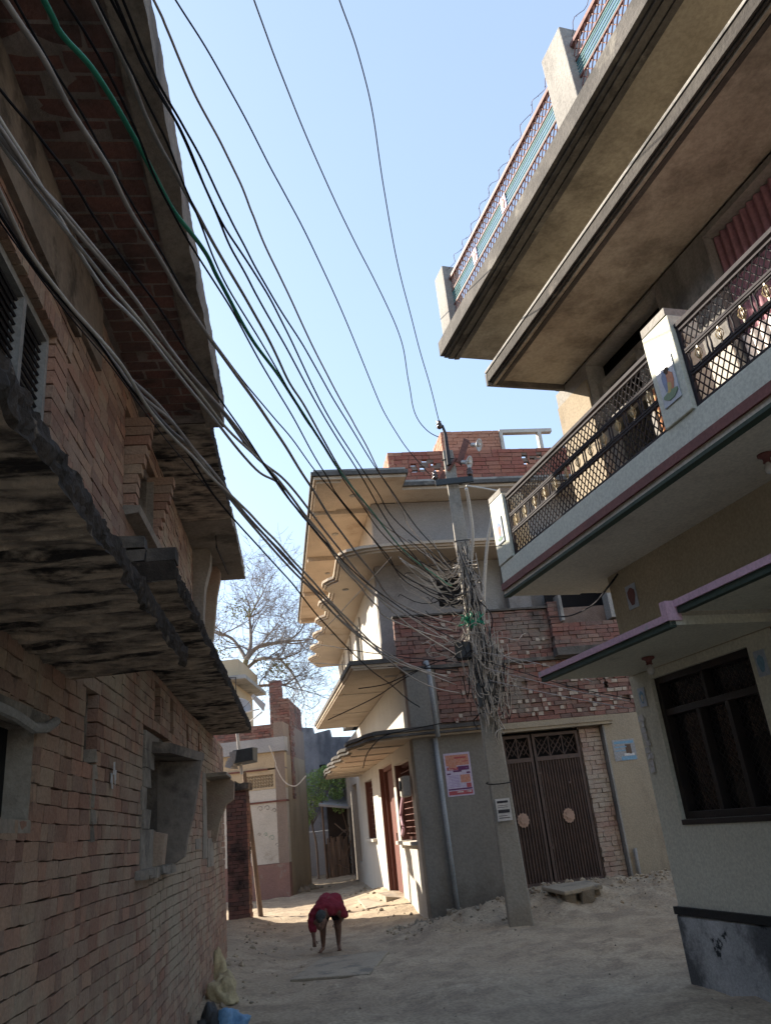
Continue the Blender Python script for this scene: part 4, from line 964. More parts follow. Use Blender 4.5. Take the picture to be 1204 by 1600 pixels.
# posters
def poster(name, fr, u0, u1, z0, z1, n, m, bits, label, cat='poster', tilt=0):
    o = MB().box(fr, u0, u1, n, n+.004, z0, z1, .0015).build(name, m); tag(o, label, cat)
    for (a, b, c, d, mm) in bits:
        W_, H_ = u1-u0, z1-z0
        MB().box(fr, u0+a*W_, u0+b*W_, n+.0045, n+.0065, z0+c*H_, z0+d*H_, .0008).build('print', mm, o)
    return o
pb = [(.06, .94, .70, .95, m_pr_or), (.15, .45, .62, .76, m_pr_or), (.08, .5, .60, .67, m_pr_red), (.5, .92, .585, .68, m_pr_pur), (.3, .62, .55, .59, m_pr_pur),
      (.06, .2, .50, .53, m_pr_pur), (.8, .94, .50, .54, m_pr_pur), (.55, .92, .30, .48, m_pr_or), (.6, .75, .42, .46, m_pr_pur), (.75, .93, .18, .28, m_pr_red),
      (.05, .95, .14, .175, m_pr_pur), (.05, .95, .03, .12, m_pr_red), (.1, .3, .06, .1, m_paperw), (.36, .6, .06, .1, m_paperw), (.66, .9, .06, .1, m_paperw),
      (.14, .44, .615, .65, m_paperw), (.56, .86, .62, .65, m_pr_lil), (.4, .85, .86, .9, m_pr_red), (.55, .9, .78, .8, m_pr_red)]
pb += [(.1, .5, .46-.035*i, .47-.035*i, m_pr_lil) for i in range(8)]
poster('poster', MF, .50, .96, 1.86, 2.56, .004, m_paper, pb, 'orange, lilac and purple printed poster on the grey wall beside drain pipe')
pc = [(.08, .95, .8, .92, m_pr_blu), (.08, .6, .62, .68, m_pr_blu), (.08, .55, .45, .5, m_pr_blu), (.55, .8, .3, .75, m_pr_brn), (.3, .95, .02, .2, m_pr_blu), (.45, .9, .22, .33, m_paperw)]
poster('wall_poster', MF, 3.56, 3.98, 2.16, 2.52, .016, m_farl, pc, 'torn blue and white poster with brown figure on tan wall right of gate')
q = MB()
for j in range(9): q.box(RR, .02+random.uniform(0, .05), .09+random.uniform(0, .04), .003+.001*j, .006+.001*j, 1.75+j*.06, 1.80+j*.06, .008)
tag(q.build('torn_poster', m_paperw), 'pale torn poster strip at the corner of the painted house', 'paper scrap')

# ============================================================ UTILITY POLE
px, py = 1.22, 12.08
PL = empty('utility_pole', (px, py, 0), 'leaning square concrete electricity pole choked with tangled cables', 'utility pole')
def pole_c(z): return Vector((px+.03-.02*z/7.4*1.0-.045*z/7.4, py, z))
def prect(z, wd, dp_):
    c = pole_c(z); return [c+Vector((-wd/2, -dp_/2, 0)), c+Vector((wd/2, -dp_/2+.02, 0)), c+Vector((wd/2, dp_/2, 0)), c+Vector((-wd/2, dp_/2, 0))]
pm = MB(); zz = [-.3, 1.5, 3, 4.5, 6, 7.42]
rings = [prect(z, .34-.022*z, .2-.012*z) for z in zz]
for r in rings: pm.v += r
for i in range(len(zz)-1):
    for k in range(4): pm.f.append((4*i+k, 4*i+(k+1) % 4, 4*i+4+(k+1) % 4, 4*i+4+k))
pm.f += [(3, 2, 1, 0), (20, 21, 22, 23)]
pm.build('shaft', m_pole, PL, bevel=.02)
for z in (1.95, 5.75, 7.25): 
    r = .2-.011*z
    MB().tube([pole_c(z)+Vector((r*1.05*math.cos(t), .8*r*math.sin(t), .03*math.sin(t))) for t in [k*math.pi/6 for k in range(13)]], .008, 5).build('wire_band', m_wireb, PL)
# cross arm, top bracket, insulators
c = pole_c(6.78)
MB().box(W, c.x-.30, c.x+.34, c.y-.16, c.y-.11, 6.73, 6.83).build('cross_arm', m_box, PL)
def insul(p, parent, s_=1): return MB().lathe(p, (0, 0, 1), [(.012*s_, -.03), (.05*s_, 0), (.055*s_, .02), (.03*s_, .035), (.055*s_, .055), (.05*s_, .075), (.025*s_, .09), (.045*s_, .11), (.02*s_, .14)], 10).build('insulator', m_insul, parent, smooth=True)
insul(Vector((c.x-.29, c.y-.13, 6.86)), PL); insul(Vector((c.x+.30, c.y-.13, 6.86)), PL)
MB().tube([pole_c(7.1)+Vector((-.02, -.1, 0)), Vector((pole_c(7.6).x, py-.05, 7.72)), Vector((pole_c(7.6).x-.03, py-.05, 7.9))], [.04, .03, .02], 8).build('top_bracket', m_iron, PL)
insul(Vector((1.10, py-.05, 7.86)), PL)
MB().tube([atY(712, 716, 12.0), atY(700, 735, 12.0)], .03, 5).build('bracket', m_rust, PL)
MB().prism(Fr(Vector((0, 12.0, 0)), (1, 0, 0), (0, -1, 0)), [(p.x, p.z) for p in (atY(713, 722, 12), atY(721, 728, 12), atY(733, 690, 12), atY(724, 686, 12))], 0, .04, 'n').build('bracket', m_rust, PL)
MB().prism(Fr(Vector((0, 12.1, 0)), (1, 0, 0), (0, -1, 0)), [(p.x, p.z) for p in (atY(683, 753, 12.1), atY(689, 757, 12.1), atY(696, 744, 12.1), atY(692, 737, 12.1))], 0, .04, 'n').build('bracket', m_rust, PL)
# street lamp heads
for k, (a, b, ax) in enumerate([((724, 688), (737, 695), 1), ((712, 722), (722, 722), 1)]):
    p0, p1 = atY(*a, 11.98), atY(*b, 11.95)
    lo = empty('street_lamp', p1, ['upper of two round street lamp heads on rusty bracket of the pole', 'lower of two round street lamp heads on rusty bracket of the pole'][k], 'street lamp', 'lamp heads on the concrete pole')
    MB().tube([p0, (p0+p1)/2+Vector((0, 0, .02)), p1], .012, 6).build('arm', m_rust, lo)
    d = Vector((.85, -.45, -.35)).normalized()
    MB().lathe(p1, d, [(.02, -.03), (.035, .0), (.035, .06), (.05, .09), (.10, .12), (.115, .135), (.11, .14), (.09, .13), (.03, .12)], 16).build('reflector', m_lampm, lo, smooth=True)
    MB().lathe(p1+d*.1, d, [(.02, 0), (.035, .02), (.03, .05), (.01, .06)], 10).build('bulb', m_glassl, lo, smooth=True)
poster('pole_notice', Fr((pole_c(1.5).x-.17, py-.115, 0), (1, 0, 0), (0, -1, 0)), .06, .27, 1.42, 1.72, .004, m_paperw,
       [(.1, .85, .8, .9, m_pr_blk), (.1, .9, .35, .5, m_pr_blk), (.1, .8, .68, .70, m_pr_blk), (.1, .8, .6, .62, m_pr_blk), (.1, .85, .12, .15, m_pr_blk), (.1, .7, .22, .24, m_pr_blk)], 'small white notice with black print pasted on the concrete pole', 'notice')

# white conduits near pole
for (pts, lab) in [([(728, 763), (733, 790), (738, 830), (737, 865), (733, 895)], 'white plastic conduit bowing down just right of the pole top'),
                   ([(769, 805), (761, 850), (757, 900), (755, 960), (754, 1012)], 'white conduit from pale green balcony post down to the brick ledge')]:
    P = [atY(x, y, 12.6+.25*i) for i, (x, y) in enumerate(pts)]
    tag(MB().tube(crom(P, 6), .028, 8).build('conduit', m_pipew, smooth=True), lab, 'conduit', 'white conduits near the pole')
P = [atY(728, 759, 12.3), atY(760, 764, 12.5), atY(790, 770, 12.6)]
tag(MB().tube(crom(P, 4), .018, 6).build('conduit', m_pipew, smooth=True), 'short white conduit running level from cross arm to the balcony post', 'conduit', 'white conduits near the pole')

# ============================================================ OVERHEAD CABLES
def zc_of(p): return (p-cC).dot(cF)
PXW = 5.0   # width in photo pixels of an ordinary cable where it leaves the picture
def cable(pts, end, r, m, label, start=12.05, wig=.02, group=None):
    "pts: photo pixels from the camera end to the pole end; end: ('n', offset) from the left wall or ('z', height)"
    x, y = pts[0]
    E_ = L.hit(x, y, end[1]) if end[0] == 'n' else atZ(x, y, end[1])
    z0, z1 = zc_of(E_), start/ray(*pts[-1]).y*ray(*pts[-1]).dot(cF)
    z1 = zc_of(atY(*pts[-1], start))
    s_ = [0]
    for a, b in zip(pts, pts[1:]): s_.append(s_[-1]+math.hypot(b[0]-a[0], b[1]-a[1]))
    rn, rf = (r/.0085*(5.2 if m is m_wireb else 8.0)*z0/2410, .0078) if end[0] == 'n' else (.0055, .0078)
    P = [at(x, y, 1/((1-t/s_[-1])/z0+(t/s_[-1])/z1)) for (x, y), t in zip(pts, s_)]
    d = (P[0]-P[1]).normalized(); P = [P[0]+d*.45]+P
    C_ = crom(P, 10); n = len(C_); sd_ = random.random()*50
    for i, p in enumerate(C_):
        f = wig*min(1.6, (max(0, zc_of(p))/9)**1.3)*(0 if i > n-2 or zc_of(p) < .1 else 1)
        C_[i] = p+Vector((noise.noise(Vector((i*.13, sd_, 0))), noise.noise(Vector((i*.13, sd_, 7))), noise.noise(Vector((i*.13, sd_, 14)))))*f*1.2
    rr = [rn+(max(rf, rn)-rn)*max(0, min(1, (zc_of(p)-z0)/(z1-z0)))**1.5 for p in C_]
    o = MB().tube(C_, rr, 7).build('cable', m, smooth=True); tag(o, label, 'cable', group)
    return C_
G1 = 'cables strung from the pole to the left house'
Bk, Gr, Pw, Gn = m_wireb, m_wireg, m_wirew, m_wireG
cable([(0, 335), (60, 425), (150, 530), (215, 620), (290, 705), (340, 780), (400, 848), (450, 904), (508, 977), (566, 1035), (613, 1073), (655, 1105)], ('n', .28), .0085, Bk, 'lowest black cable crossing the brick wall, under the grey bundle', 12.6)
cable([(0, 300), (45, 392), (110, 478), (190, 570), (240, 650), (300, 712), (345, 760), (400, 812), (450, 867), (508, 931), (566, 989), (624, 1038), (700, 1055)], ('n', .3), .0085, Pw, 'pale cable on top of the lower grey bundle at left edge', group=G1)
cable([(0, 308), (50, 402), (100, 470), (185, 575), (212, 612), (265, 655), (330, 735), (385, 805), (450, 875), (520, 948), (600, 1022), (705, 1060)], ('n', .28), .0085, Gr, 'grey cable of the lower bundle that sags past the brick wall', group=G1)
cable([(0, 318), (45, 395), (105, 480), (180, 560), (250, 655), (320, 722), (400, 822), (470, 898), (540, 975), (640, 1040), (712, 1070)], ('n', .26), .008, Gr, 'grey cable under the pale one in the lower bundle', group=G1)
cable([(0, 328), (55, 412), (120, 498), (196, 585), (262, 650), (335, 748), (410, 838), (480, 915), (560, 995), (650, 1062), (720, 1085)], ('n', .25), .008, Gr, 'thin grey cable just above the lowest black cable', group=G1)
cable([(0, 188), (60, 282), (128, 400), (175, 465), (213, 503), (270, 575), (332, 652), (400, 733), (450, 768), (508, 849), (549, 902), (584, 942), (613, 971), (700, 1000)], ('n', .36), .0085, Pw, 'lower left pale cable of the upper grey bundle at left edge', group=G1)
cable([(0, 200), (70, 300), (150, 395), (205, 460), (240, 510), (285, 570), (345, 640), (400, 712), (450, 758), (515, 838), (570, 905), (640, 965), (708, 985)], ('n', .37), .009, Gr, 'middle grey cable of the upper bundle at left edge', group=G1)
cable([(0, 212), (45, 270), (100, 330), (156, 398), (232, 496), (282, 566), (352, 646), (410, 722), (460, 790), (520, 862), (600, 940), (712, 1010)], ('n', .36), .0085, Gr, 'grey cable twisted with its neighbour in the upper bundle', group=G1)
cable([(0, 222), (75, 325), (145, 412), (222, 505), (300, 600), (365, 680), (430, 745), (500, 835), (560, 905), (650, 985), (715, 1025)], ('n', .35), .008, Pw, 'right pale cable of the upper grey bundle at left edge', group=G1)
cable([(0, 138), (60, 212), (115, 285), (170, 372), (240, 470), (300, 560), (355, 640), (420, 735), (480, 815), (550, 890), (640, 960), (712, 1000)], ('n', .42), .008, Bk, 'black cable from left edge crossing below the thick grey cable', group=G1)
cable([(8, 0), (70, 95), (110, 170), (165, 255), (200, 325), (245, 395), (290, 470), (340, 545), (400, 630), (450, 704), (494, 774), (537, 838), (581, 893), (630, 948), (712, 975)], ('n', .62), .0115, Gr, 'thick grey cable in front of the dark brick overhang', group=G1)
cable([(25, 0), (75, 92), (130, 182), (190, 290), (250, 392), (325, 520), (400, 618), (450, 680), (505, 750), (570, 830), (640, 905), (715, 940)], ('n', .63), .0075, Bk, 'thin black cable right beside the thick grey cable', group=G1)
cable([(70, 0), (95, 50), (150, 115), (210, 215), (265, 320), (315, 385), (345, 440), (395, 530), (440, 595), (500, 690), (560, 775), (640, 870), (705, 915)], ('n', .66), .0115, Gn, 'green cable, the only green one in the fan of cables')
cable([(100, 0), (140, 62), (190, 155), (240, 270), (285, 360), (330, 432), (390, 535), (450, 640), (505, 736), (537, 785), (601, 864), (640, 912), (712, 950)], ('n', .70), .008, Bk, 'black cable crossing the green cable near the overhang edge', group=G1)
cable([(145, 0), (200, 110), (230, 185), (262, 250), (300, 318), (345, 400), (400, 495), (450, 590), (490, 660), (540, 745), (610, 830), (700, 890)], ('n', .74), .0085, Gr, 'grey cable just right of the green cable at the top', group=G1)
cable([(175, 0), (225, 100), (275, 190), (310, 268), (345, 345), (400, 430), (450, 520), (508, 640), (552, 713), (590, 771), (630, 826), (705, 890)], ('n', .78), .0085, Bk, 'left one of three black cables leaving over the overhang edge', group=G1)
cable([(192, 0), (240, 115), (283, 190), (335, 290), (375, 372), (420, 455), (480, 550), (530, 640), (600, 750), (655, 828), (705, 880)], ('n', .80), .008, Bk, 'right one of three black cables leaving over the overhang edge', group=G1)
cable([(181, 0), (232, 118), (282, 200), (320, 292), (358, 378), (395, 450), (440, 530), (500, 638), (560, 740), (620, 835), (675, 900), (712, 935)], ('n', .79), .0085, Bk, 'middle one of three black cables leaving over the overhang edge', group=G1)
cable([(240, 0), (262, 45), (300, 140), (345, 225), (385, 310), (402, 358), (440, 440), (490, 540), (540, 640), (566, 684), (598, 747), (624, 794), (650, 835), (708, 900)], ('z', 4.6), .0085, Gr, 'grey cable hanging free over the sky, nearest to the house edge', group=G1)
cable([(150, 0), (215, 130), (262, 225), (305, 330), (352, 440), (405, 530), (467, 640), (502, 692), (537, 747), (566, 790), (619, 855), (708, 925)], ('n', .76), .0075, Bk, 'slack black cable between the green cable and black trio', group=G1)
cable([(0, 345), (90, 470), (180, 580), (262, 690), (330, 770), (360, 815)], ('n', .24), .005, Bk, 'thin dark wire ending at the overhang beside brick window cheeks', 8.6, .01)
cable([(275, 0), (335, 97), (400, 218), (450, 312), (500, 410), (560, 548), (598, 640), (636, 701), (671, 741)], ('z', 5.9), .0065, Bk, 'thin power line crossing open sky to the left insulator', 12.0, .01)
cable([(397, 0), (440, 118), (500, 262), (560, 390), (600, 470), (628, 535), (639, 600), (648, 645), (665, 672), (685, 683)], ('z', 6.6), .0065, Bk, 'thin wire across open sky ending in a slack loop', 12.0, .01)
cable([(530, 0), (560, 85), (582, 180), (598, 290), (618, 400), (645, 510), (670, 600), (688, 664)], ('z', 7.3), .007, Bk, 'single power line rising from the pole top, rightmost of all', 12.0, .008)
# rod hanging at the overhang end
tag(MB().tube([L.p(-.55, .30, 4.65), L.p(-.6, .31, 4.5), atY(357, 897, 9.2)], .010, 5).build('hanging_rod', m_iron), 'dark thin rod hanging under far end of the left overhang', 'rod')

# droopy service wires between canopy area and pole
def sag_wire(a, b, sag, r, m, wig=.05, k=26):
    P = []; sd_ = random.random()*99
    for i in range(k+1):
        t = i/k; p = a.lerp(b, t)-Vector((0, 0, sag*4*t*(1-t)))
        f = wig*min(1, 3*t, 3*(1-t)+.15)
        P.append(p+Vector((noise.noise(Vector((i*.8, sd_, 0))), noise.noise(Vector((i*.8, sd_, 5))), noise.noise(Vector((i*.8, sd_, 11)))))*f)
    return MB().tube(P, r, 5)
rnd = random.Random(11)
tg = MB(); tgb = MB(); tgw = MB()
def randcurve(a, b, amp, k=14):
    sd_ = rnd.random()*99; P = []
    for i in range(k+1):
        t = i/k; p = a.lerp(b, t)
        P.append(p+Vector((noise.noise(Vector((i*.24, sd_, 0)))*amp, noise.noise(Vector((i*.24, sd_, 5)))*amp*.6, noise.noise(Vector((i*.24, sd_, 11)))*amp)))
    return crom(P, 3)
def pp_(z, dx=0, dy=0): return pole_c(z)+Vector((dx, -.14+dy, 0))
# cables that run down along the pole
for i in range(34):
    z1 = rnd.uniform(5.2, 5.75); z0 = rnd.uniform(3.3, 4.6)
    (tg if i % 3 else tgb).tube(randcurve(pp_(z1, rnd.uniform(-.14, .12)), pp_(z0, rnd.uniform(-.16, .22), rnd.uniform(-.1, .05)), .16, 12), rnd.uniform(.006, .010), 5)
# hanging mess
for i in range(120):    # hanging loops of slack
    a = pp_(rnd.triangular(3.2, 4.45, 3.95), rnd.gauss(.02, .10), rnd.uniform(-.12, .03)); wd = rnd.uniform(.04, .24)*rnd.choice((-1, 1, 1)); dp = rnd.uniform(.2, .95)*min(1, (a.z-2.75)/.9)
    yy = rnd.uniform(-.1, .05); sd_ = rnd.random()*60; P = []
    for k in range(23):
        t = k/22; P.append(a+Vector((wd*t+.05*noise.noise(Vector((t*3.2, sd_, 0))), yy*math.sin(3.14*t), -dp*max(0, math.sin(math.pi*t))**.8+.04*noise.noise(Vector((t*4, sd_, 9))))))
    (tg if i % 4 else tgb).tube(P, rnd.uniform(.005, .0085), 5)
for i in range(45):
    x = rnd.gauss(.05, .12); z = rnd.triangular(2.95, 4.35, 3.8)
    a = pp_(z, x, rnd.uniform(-.12, .05)); ln = rnd.uniform(.35, 1.0)
    b = pp_(max(2.55, z-ln), x*.6+rnd.uniform(-.14, .2), rnd.uniform(-.15, .03))
    (tg if i % 6 else tgb).tube(randcurve(a, b, rnd.uniform(.08, .26), 12), rnd.uniform(.006, .010), 5)
for i in range(26):     # loops
    c_ = pp_(rnd.uniform(3.0, 4.2), rnd.gauss(.08, .13), -.08); r0 = rnd.uniform(.05, .17); sd_ = rnd.random()*20
    e1 = Vector((1, rnd.uniform(-.5, .5), rnd.uniform(-.4, .4))).normalized(); e2 = Vector((rnd.uniform(-.3, .3), rnd.uniform(-.4, .4), 1)).normalized()
    n_ = 22; tot = rnd.uniform(3, 6)
    tg.tube([c_+e1*math.cos(t)*r0*(1+.3*noise.noise(Vector((t, sd_, 0))))+e2*math.sin(t)*r0*(1+.4*noise.noise(Vector((t, sd_, 4)))) for t in [tot*k/n_ for k in range(n_+1)]], .006, 5)
# whiskers that gather the fan of cables into the pole
for i in range(20):
    z = rnd.uniform(3.7, 5.6)
    a = pp_(z, rnd.uniform(-.12, .02)); far = rnd.uniform(.35, 1.15)
    b = a+Vector((-far, rnd.uniform(-.5, .2), rnd.uniform(-.35, .45)))
    m_ = a.lerp(b, .45)-Vector((0, 0, rnd.uniform(.05, .3)))
    c1 = crom([a, m_, b], 8); sd_ = rnd.random()*50
    c1 = [p+Vector((0, 0, 1))*.035*math.sin(j*1.1+sd_)*min(1, j/3)+Vector((noise.noise(Vector((j*.5, sd_, 0))), 0, noise.noise(Vector((j*.5, sd_, 4)))))*.05 for j, p in enumerate(c1)]
    (tg if i % 3 else tgb).tube(c1, rnd.uniform(.005, .0075), 5)
for i in range(3):
    a = pp_(rnd.uniform(3.5, 4.1), rnd.uniform(0, .15)); b = a+Vector((rnd.uniform(.3, .8), rnd.uniform(-.4, .2), rnd.uniform(-.5, .25)))
    tg.tube(randcurve(a, b, .2, 9), .007, 5)
for i in range(30):
    z = rnd.uniform(4.55, 5.55); a = pp_(z, -.08); f_ = rnd.uniform(.35, 1.0)
    b = a+Vector((-f_, rnd.uniform(-.4, .1), rnd.uniform(-.05, .4))); dz = rnd.uniform(.12, .4)
    P = []; sd_ = rnd.random()*40
    for k in range(19):
        t = k/18; P.append(a.lerp(b, t)-Vector((0, 0, dz*max(0, math.sin(math.pi*t**.7))))+Vector((0, 0, .009*math.sin(t*20+sd_))))
    (tg if i % 4 else tgb).tube(P, rnd.uniform(.005, .0075), 5)
# horizontal lashings
for z in (5.35, 5.3, 5.05, 4.75, 4.05, 4.0, 3.95):
    tg.tube([pole_c(z)+Vector((.2*math.cos(t), .17*math.sin(t), .04*math.sin(t*1.3+z))) for t in [k*.5 for k in range(14)]], .008, 5)
m_tang = mat('tangle_cable', (.42, .385, .34), (.30, .27, .24), 6, rough=.8, bump=0, spec=.15)
o = tg.build('tangled_cables', m_tang, kind='stuff'); tag(o, 'mass of pale tangled service cables heaped around the pole', 'cables')
o = tgb.build('tangled_cables', m_wireb, kind='stuff'); tag(o, 'black strands among the tangle of cables on the pole', 'cables')
for (z, dx, s_, lab) in ((3.2, .02, .17, 'larger dark junction box buried low in the cable tangle'), (3.9, -.24, .13, 'smaller dark junction box at the left side of the cable tangle')):
    jb = MB().box(W, pole_c(z).x+dx-s_, pole_c(z).x+dx+s_*.8, py-.26, py-.16, z-s_*1.1, z+s_, .02)
    tag(jb.build('junction_box', m_bagd, bevel=.01), lab, 'junction box')
q = MB()
for i in range(22):
    a = pp_(4.35+rnd.uniform(-.06, .06), -.08+rnd.uniform(-.1, .12), -.05); q.tube(randcurve(a, a+Vector((rnd.uniform(-.12, .22), rnd.uniform(-.05, .05), rnd.uniform(-.09, .07))), .12, 6), .012, 4)
tag(q.build('green_cord', m_wireG), 'bunch of bright green cord tied round the pole', 'cord')
# wires going right to the painted house
for k, (pts, end, m, lab) in enumerate([
    ([(745, 1018), (800, 1028), (868, 1044), (925, 1065)], 9.2, Pw, 'topmost of the pale cables from tangle to the painted house'),
    ([(748, 1030), (820, 1052), (900, 1075), (985, 1092)], 7.95, Bk, 'black cable from tangle to the painted house corner'),
    ([(750, 1042), (820, 1060), (900, 1080), (984, 1096)], 7.95, Pw, 'middle pale cable from tangle to painted house corner'),
    ([(760, 1062), (830, 1078), (900, 1092), (984, 1107)], 7.95, Pw, 'lowest pale cable from tangle to painted house corner')]):
    n_ = len(pts); P = [atY(x, y, 11.9+(end-11.9)*i/(n_-1)) for i, (x, y) in enumerate(pts)]
    tag(MB().tube(crom(P, 8), .0055, 6).build('cable', m if m is Bk else Gr, smooth=True), lab, 'cable', 'cables from pole to the painted house')
# thin wires over the lane to the far end
for (a, b, sg, m, lab) in [(atY(720, 1035, 12), atY(320, 960, 22), .2, Bk, 'upper thin wire stretched level past the bare tree'),
                           (atY(715, 1045, 12), atY(300, 1022, 24), .05, Bk, 'lower thin wire stretched level past the bare tree'),
                           (atY(612, 870, 12.5), atY(375, 1110, 25), .1, Bk, 'thin wire slanting down from wavy canopy to the far brick house')]:
    tag(sag_wire(a, b, sg, .008, m, .03).build('thin_wire', m), lab, 'wire', 'thin wires crossing the lane')
for (pts, lab) in [([(690, 1130), (640, 1140), (600, 1150), (575, 1175), (567, 1200)], 'black wire looped along the fluted lower canopy edge'),
                   ([(735, 1022), (680, 1035), (628, 1062), (585, 1090), (512, 1125)], 'dark wire under the lower cream canopy beside the pole'),
                   ([(715, 1050), (660, 1045), (605, 1068), (560, 1076)], 'thin wire from tangle to the lower cream canopy')]:
    tag(MB().tube(crom([atY(x, y, 13.0+.12*i) for i, (x, y) in enumerate(pts)], 6), .0085, 5).build('thin_wire', m_wireb), lab, 'wire')

# ============================================================ PERSON
def skin_chain(nodes, edges, name, m, parent, sub=2):
    me = bpy.data.meshes.new(name); vs = [Vector(n[0]) for n in nodes]
    c = Vector((sum(v.x for v in vs)/len(vs), sum(v.y for v in vs)/len(vs), min(v.z for v in vs)))
    me.from_pydata([tuple(v-c) for v in vs], edges, [])
    o = bpy.data.objects.new(name, me); COL.objects.link(o); o.parent = parent; o.location = c-WL[parent.name]; WL[o.name] = c
    sk_ = o.modifiers.new('skin', 'SKIN'); 
    for i, n in enumerate(nodes):
        r = n[1]; me.skin_vertices[0].data[i].radius = (r, r) if isinstance(r, (int, float)) else r
    me.skin_vertices[0].data[0].use_root = True
    s2 = o.modifiers.new('sub', 'SUBSURF'); s2.levels = sub; s2.render_levels = sub
    me.materials.append(m)
    # bake the result so the object is a plain smooth mesh
    dg = bpy.context.evaluated_depsgraph_get(); ev = o.evaluated_get(dg); nm = bpy.data.meshes.new_from_object(ev)
    o.modifiers.clear(); o.data = nm
    for p in nm.polygons: p.use_smooth = True
    if not nm.materials: nm.materials.append(m)
    return o
def blob(caps, name, m, parent, vox=.011, sm=6):
    b = bmesh.new()
    for (a, ra, c, rc) in caps:
        a, c = Vector(a), Vector(c); d = c-a; ln = d.length
        for p, r in ((a, ra), (c, rc)):
            bmesh.ops.create_uvsphere(b, u_segments=16, v_segments=10, radius=r, matrix=Matrix.Translation(p))
        if ln > 1e-4:
            q = d.to_track_quat('Z', 'Y').to_matrix().to_4x4()
            bmesh.ops.create_cone(b, cap_ends=True, segments=16, radius1=ra, radius2=rc, depth=ln, matrix=Matrix.Translation((a+c)/2) @ q)
    cz = min(v.co.z for v in b.verts); cc = Vector((sum(v.co.x for v in b.verts)/len(b.verts), sum(v.co.y for v in b.verts)/len(b.verts), cz))
    for v in b.verts: v.co -= cc
    me = bpy.data.meshes.new(name); b.to_mesh(me); b.free()
    o = bpy.data.objects.new(name, me); COL.objects.link(o); o.parent = parent; o.location = cc-WL[parent.name]; WL[o.name] = cc
    r = o.modifiers.new('r', 'REMESH'); r.mode = 'VOXEL'; r.voxel_size = vox
    q = o.modifiers.new('s', 'SMOOTH'); q.iterations = sm; q.factor = .5
    ev = o.evaluated_get(bpy.context.evaluated_depsgraph_get()); nm = bpy.data.meshes.new_from_object(ev)
    if name in ('shirt', 'shorts'):
        for v, nn_ in zip(nm.vertices, [Vector(v.normal) for v in nm.vertices]):
            c3 = v.co; v.co = c3+nn_*(.016*noise.noise(Vector((c3.x*9+c3.z*6, c3.y*5, c3.z*16)))+.007*noise.noise(c3*38))
    o.modifiers.clear(); o.data = nm; nm.materials.clear(); nm.materials.append(m)
    for p in nm.polygons: p.use_smooth = True
    return o
bx, by = -1.40, 11.94; bz = gh(bx, by)+.005
PE = empty('person', (bx, by, bz), 'barefoot person in maroon shirt bending far down in the lane', 'person')
def q_(x, y, z): return Vector((bx+x, by+y, bz+z))
# bent double, facing the camera: hips up and back, head hanging in front
def chain(*n): return [(p, r, p2, r2) for (p, r), (p2, r2) in zip(n, n[1:])]
body = chain((q_(-.04, .20, .52), .085), (q_(-.085, .10, .29), .05), (q_(-.085, .12, .24), .047), (q_(-.095, .14, .07), .028), (q_(-.10, .10, .035), .028), (q_(-.115, -.06, .018), .022))
body += chain((q_(.11, .20, .52), .085), (q_(.13, .09, .29), .05), (q_(.128, .11, .24), .047), (q_(.12, .13, .07), .028), (q_(.13, .09, .035), .028), (q_(.15, -.06, .018), .022))
body += chain((q_(.035, .20, .55), .11), (q_(.05, .08, .585), .10), (q_(.04, -.06, .57), .11), (q_(.0, -.16, .51), .085), (q_(-.03, -.24, .47), .042), (q_(-.05, -.29, .44), .072), (q_(-.056, -.335, .40), .074), (q_(-.06, -.35, .35), .05))
body += chain((q_(.0, -.15, .52), .08), (q_(-.14, -.14, .51), .055), (q_(-.19, -.16, .36), .036), (q_(-.185, -.19, .30), .034), (q_(-.17, -.22, .20), .024), (q_(-.165, -.235, .155), .026))
body += chain((q_(.0, -.15, .52), .08), (q_(.17, -.10, .50), .055), (q_(.21, -.04, .40), .036), (q_(.16, -.02, .34), .026), (q_(.12, -.0, .31), .026))
blob(body, 'body', m_skin, PE, .009, 5)
for (hx, hy, hz_, s_) in ((-.165, -.235, .15, 1), (.115, .0, .305, -1)):
    for f in range(4):
        a = q_(hx+(-.02+.013*f), hy-.005*f, hz_); skin_chain([(a, .008), (a+Vector((0, -.005, -.03-.004*(1.5-abs(f-1.5)))), .0075), (a+Vector((0, .008, -.052)), .006)], [(0, 1), (1, 2)], 'finger', m_skin, PE, 1)
    a = q_(hx+.03*s_, hy, hz_+.02); skin_chain([(a, .009), (a+Vector((.012*s_, -.008, -.02)), .008), (a+Vector((.008*s_, -.01, -.04)), .0065)], [(0, 1), (1, 2)], 'thumb', m_skin, PE, 1)
for (fx, s_) in ((-.115, 1), (.15, 1)):
    for t in range(5):
        a = q_(fx-.022+.011*t, -.075+.004*t, .014); skin_chain([(a, .009-.0007*t), (a+Vector((0, -.022+.002*t, -.002)), .008-.0007*t)], [(0, 1)], 'toe', m_skin, PE, 1)
shirt = chain((q_(.0, .19, .565), .115), (q_(.0, .05, .60), .12), (q_(-.03, -.08, .575), .115), (q_(-.03, -.15, .54), .10))
shirt += chain((q_(.09, .17, .575), .115), (q_(.11, .04, .60), .115), (q_(.08, -.08, .57), .105), (q_(.04, -.15, .53), .095))
shirt += chain((q_(-.06, -.13, .54), .10), (q_(-.15, -.14, .49), .078), (q_(-.19, -.16, .40), .064), (q_(-.19, -.185, .31), .056))
shirt += chain((q_(.06, -.12, .54), .10), (q_(.185, -.08, .52), .082), (q_(.235, -.04, .44), .062))
shirt += chain((q_(.16, .05, .52), .07), (q_(.19, .05, .44), .045))
blob(shirt, 'shirt', m_shirt, PE, .012, 4)
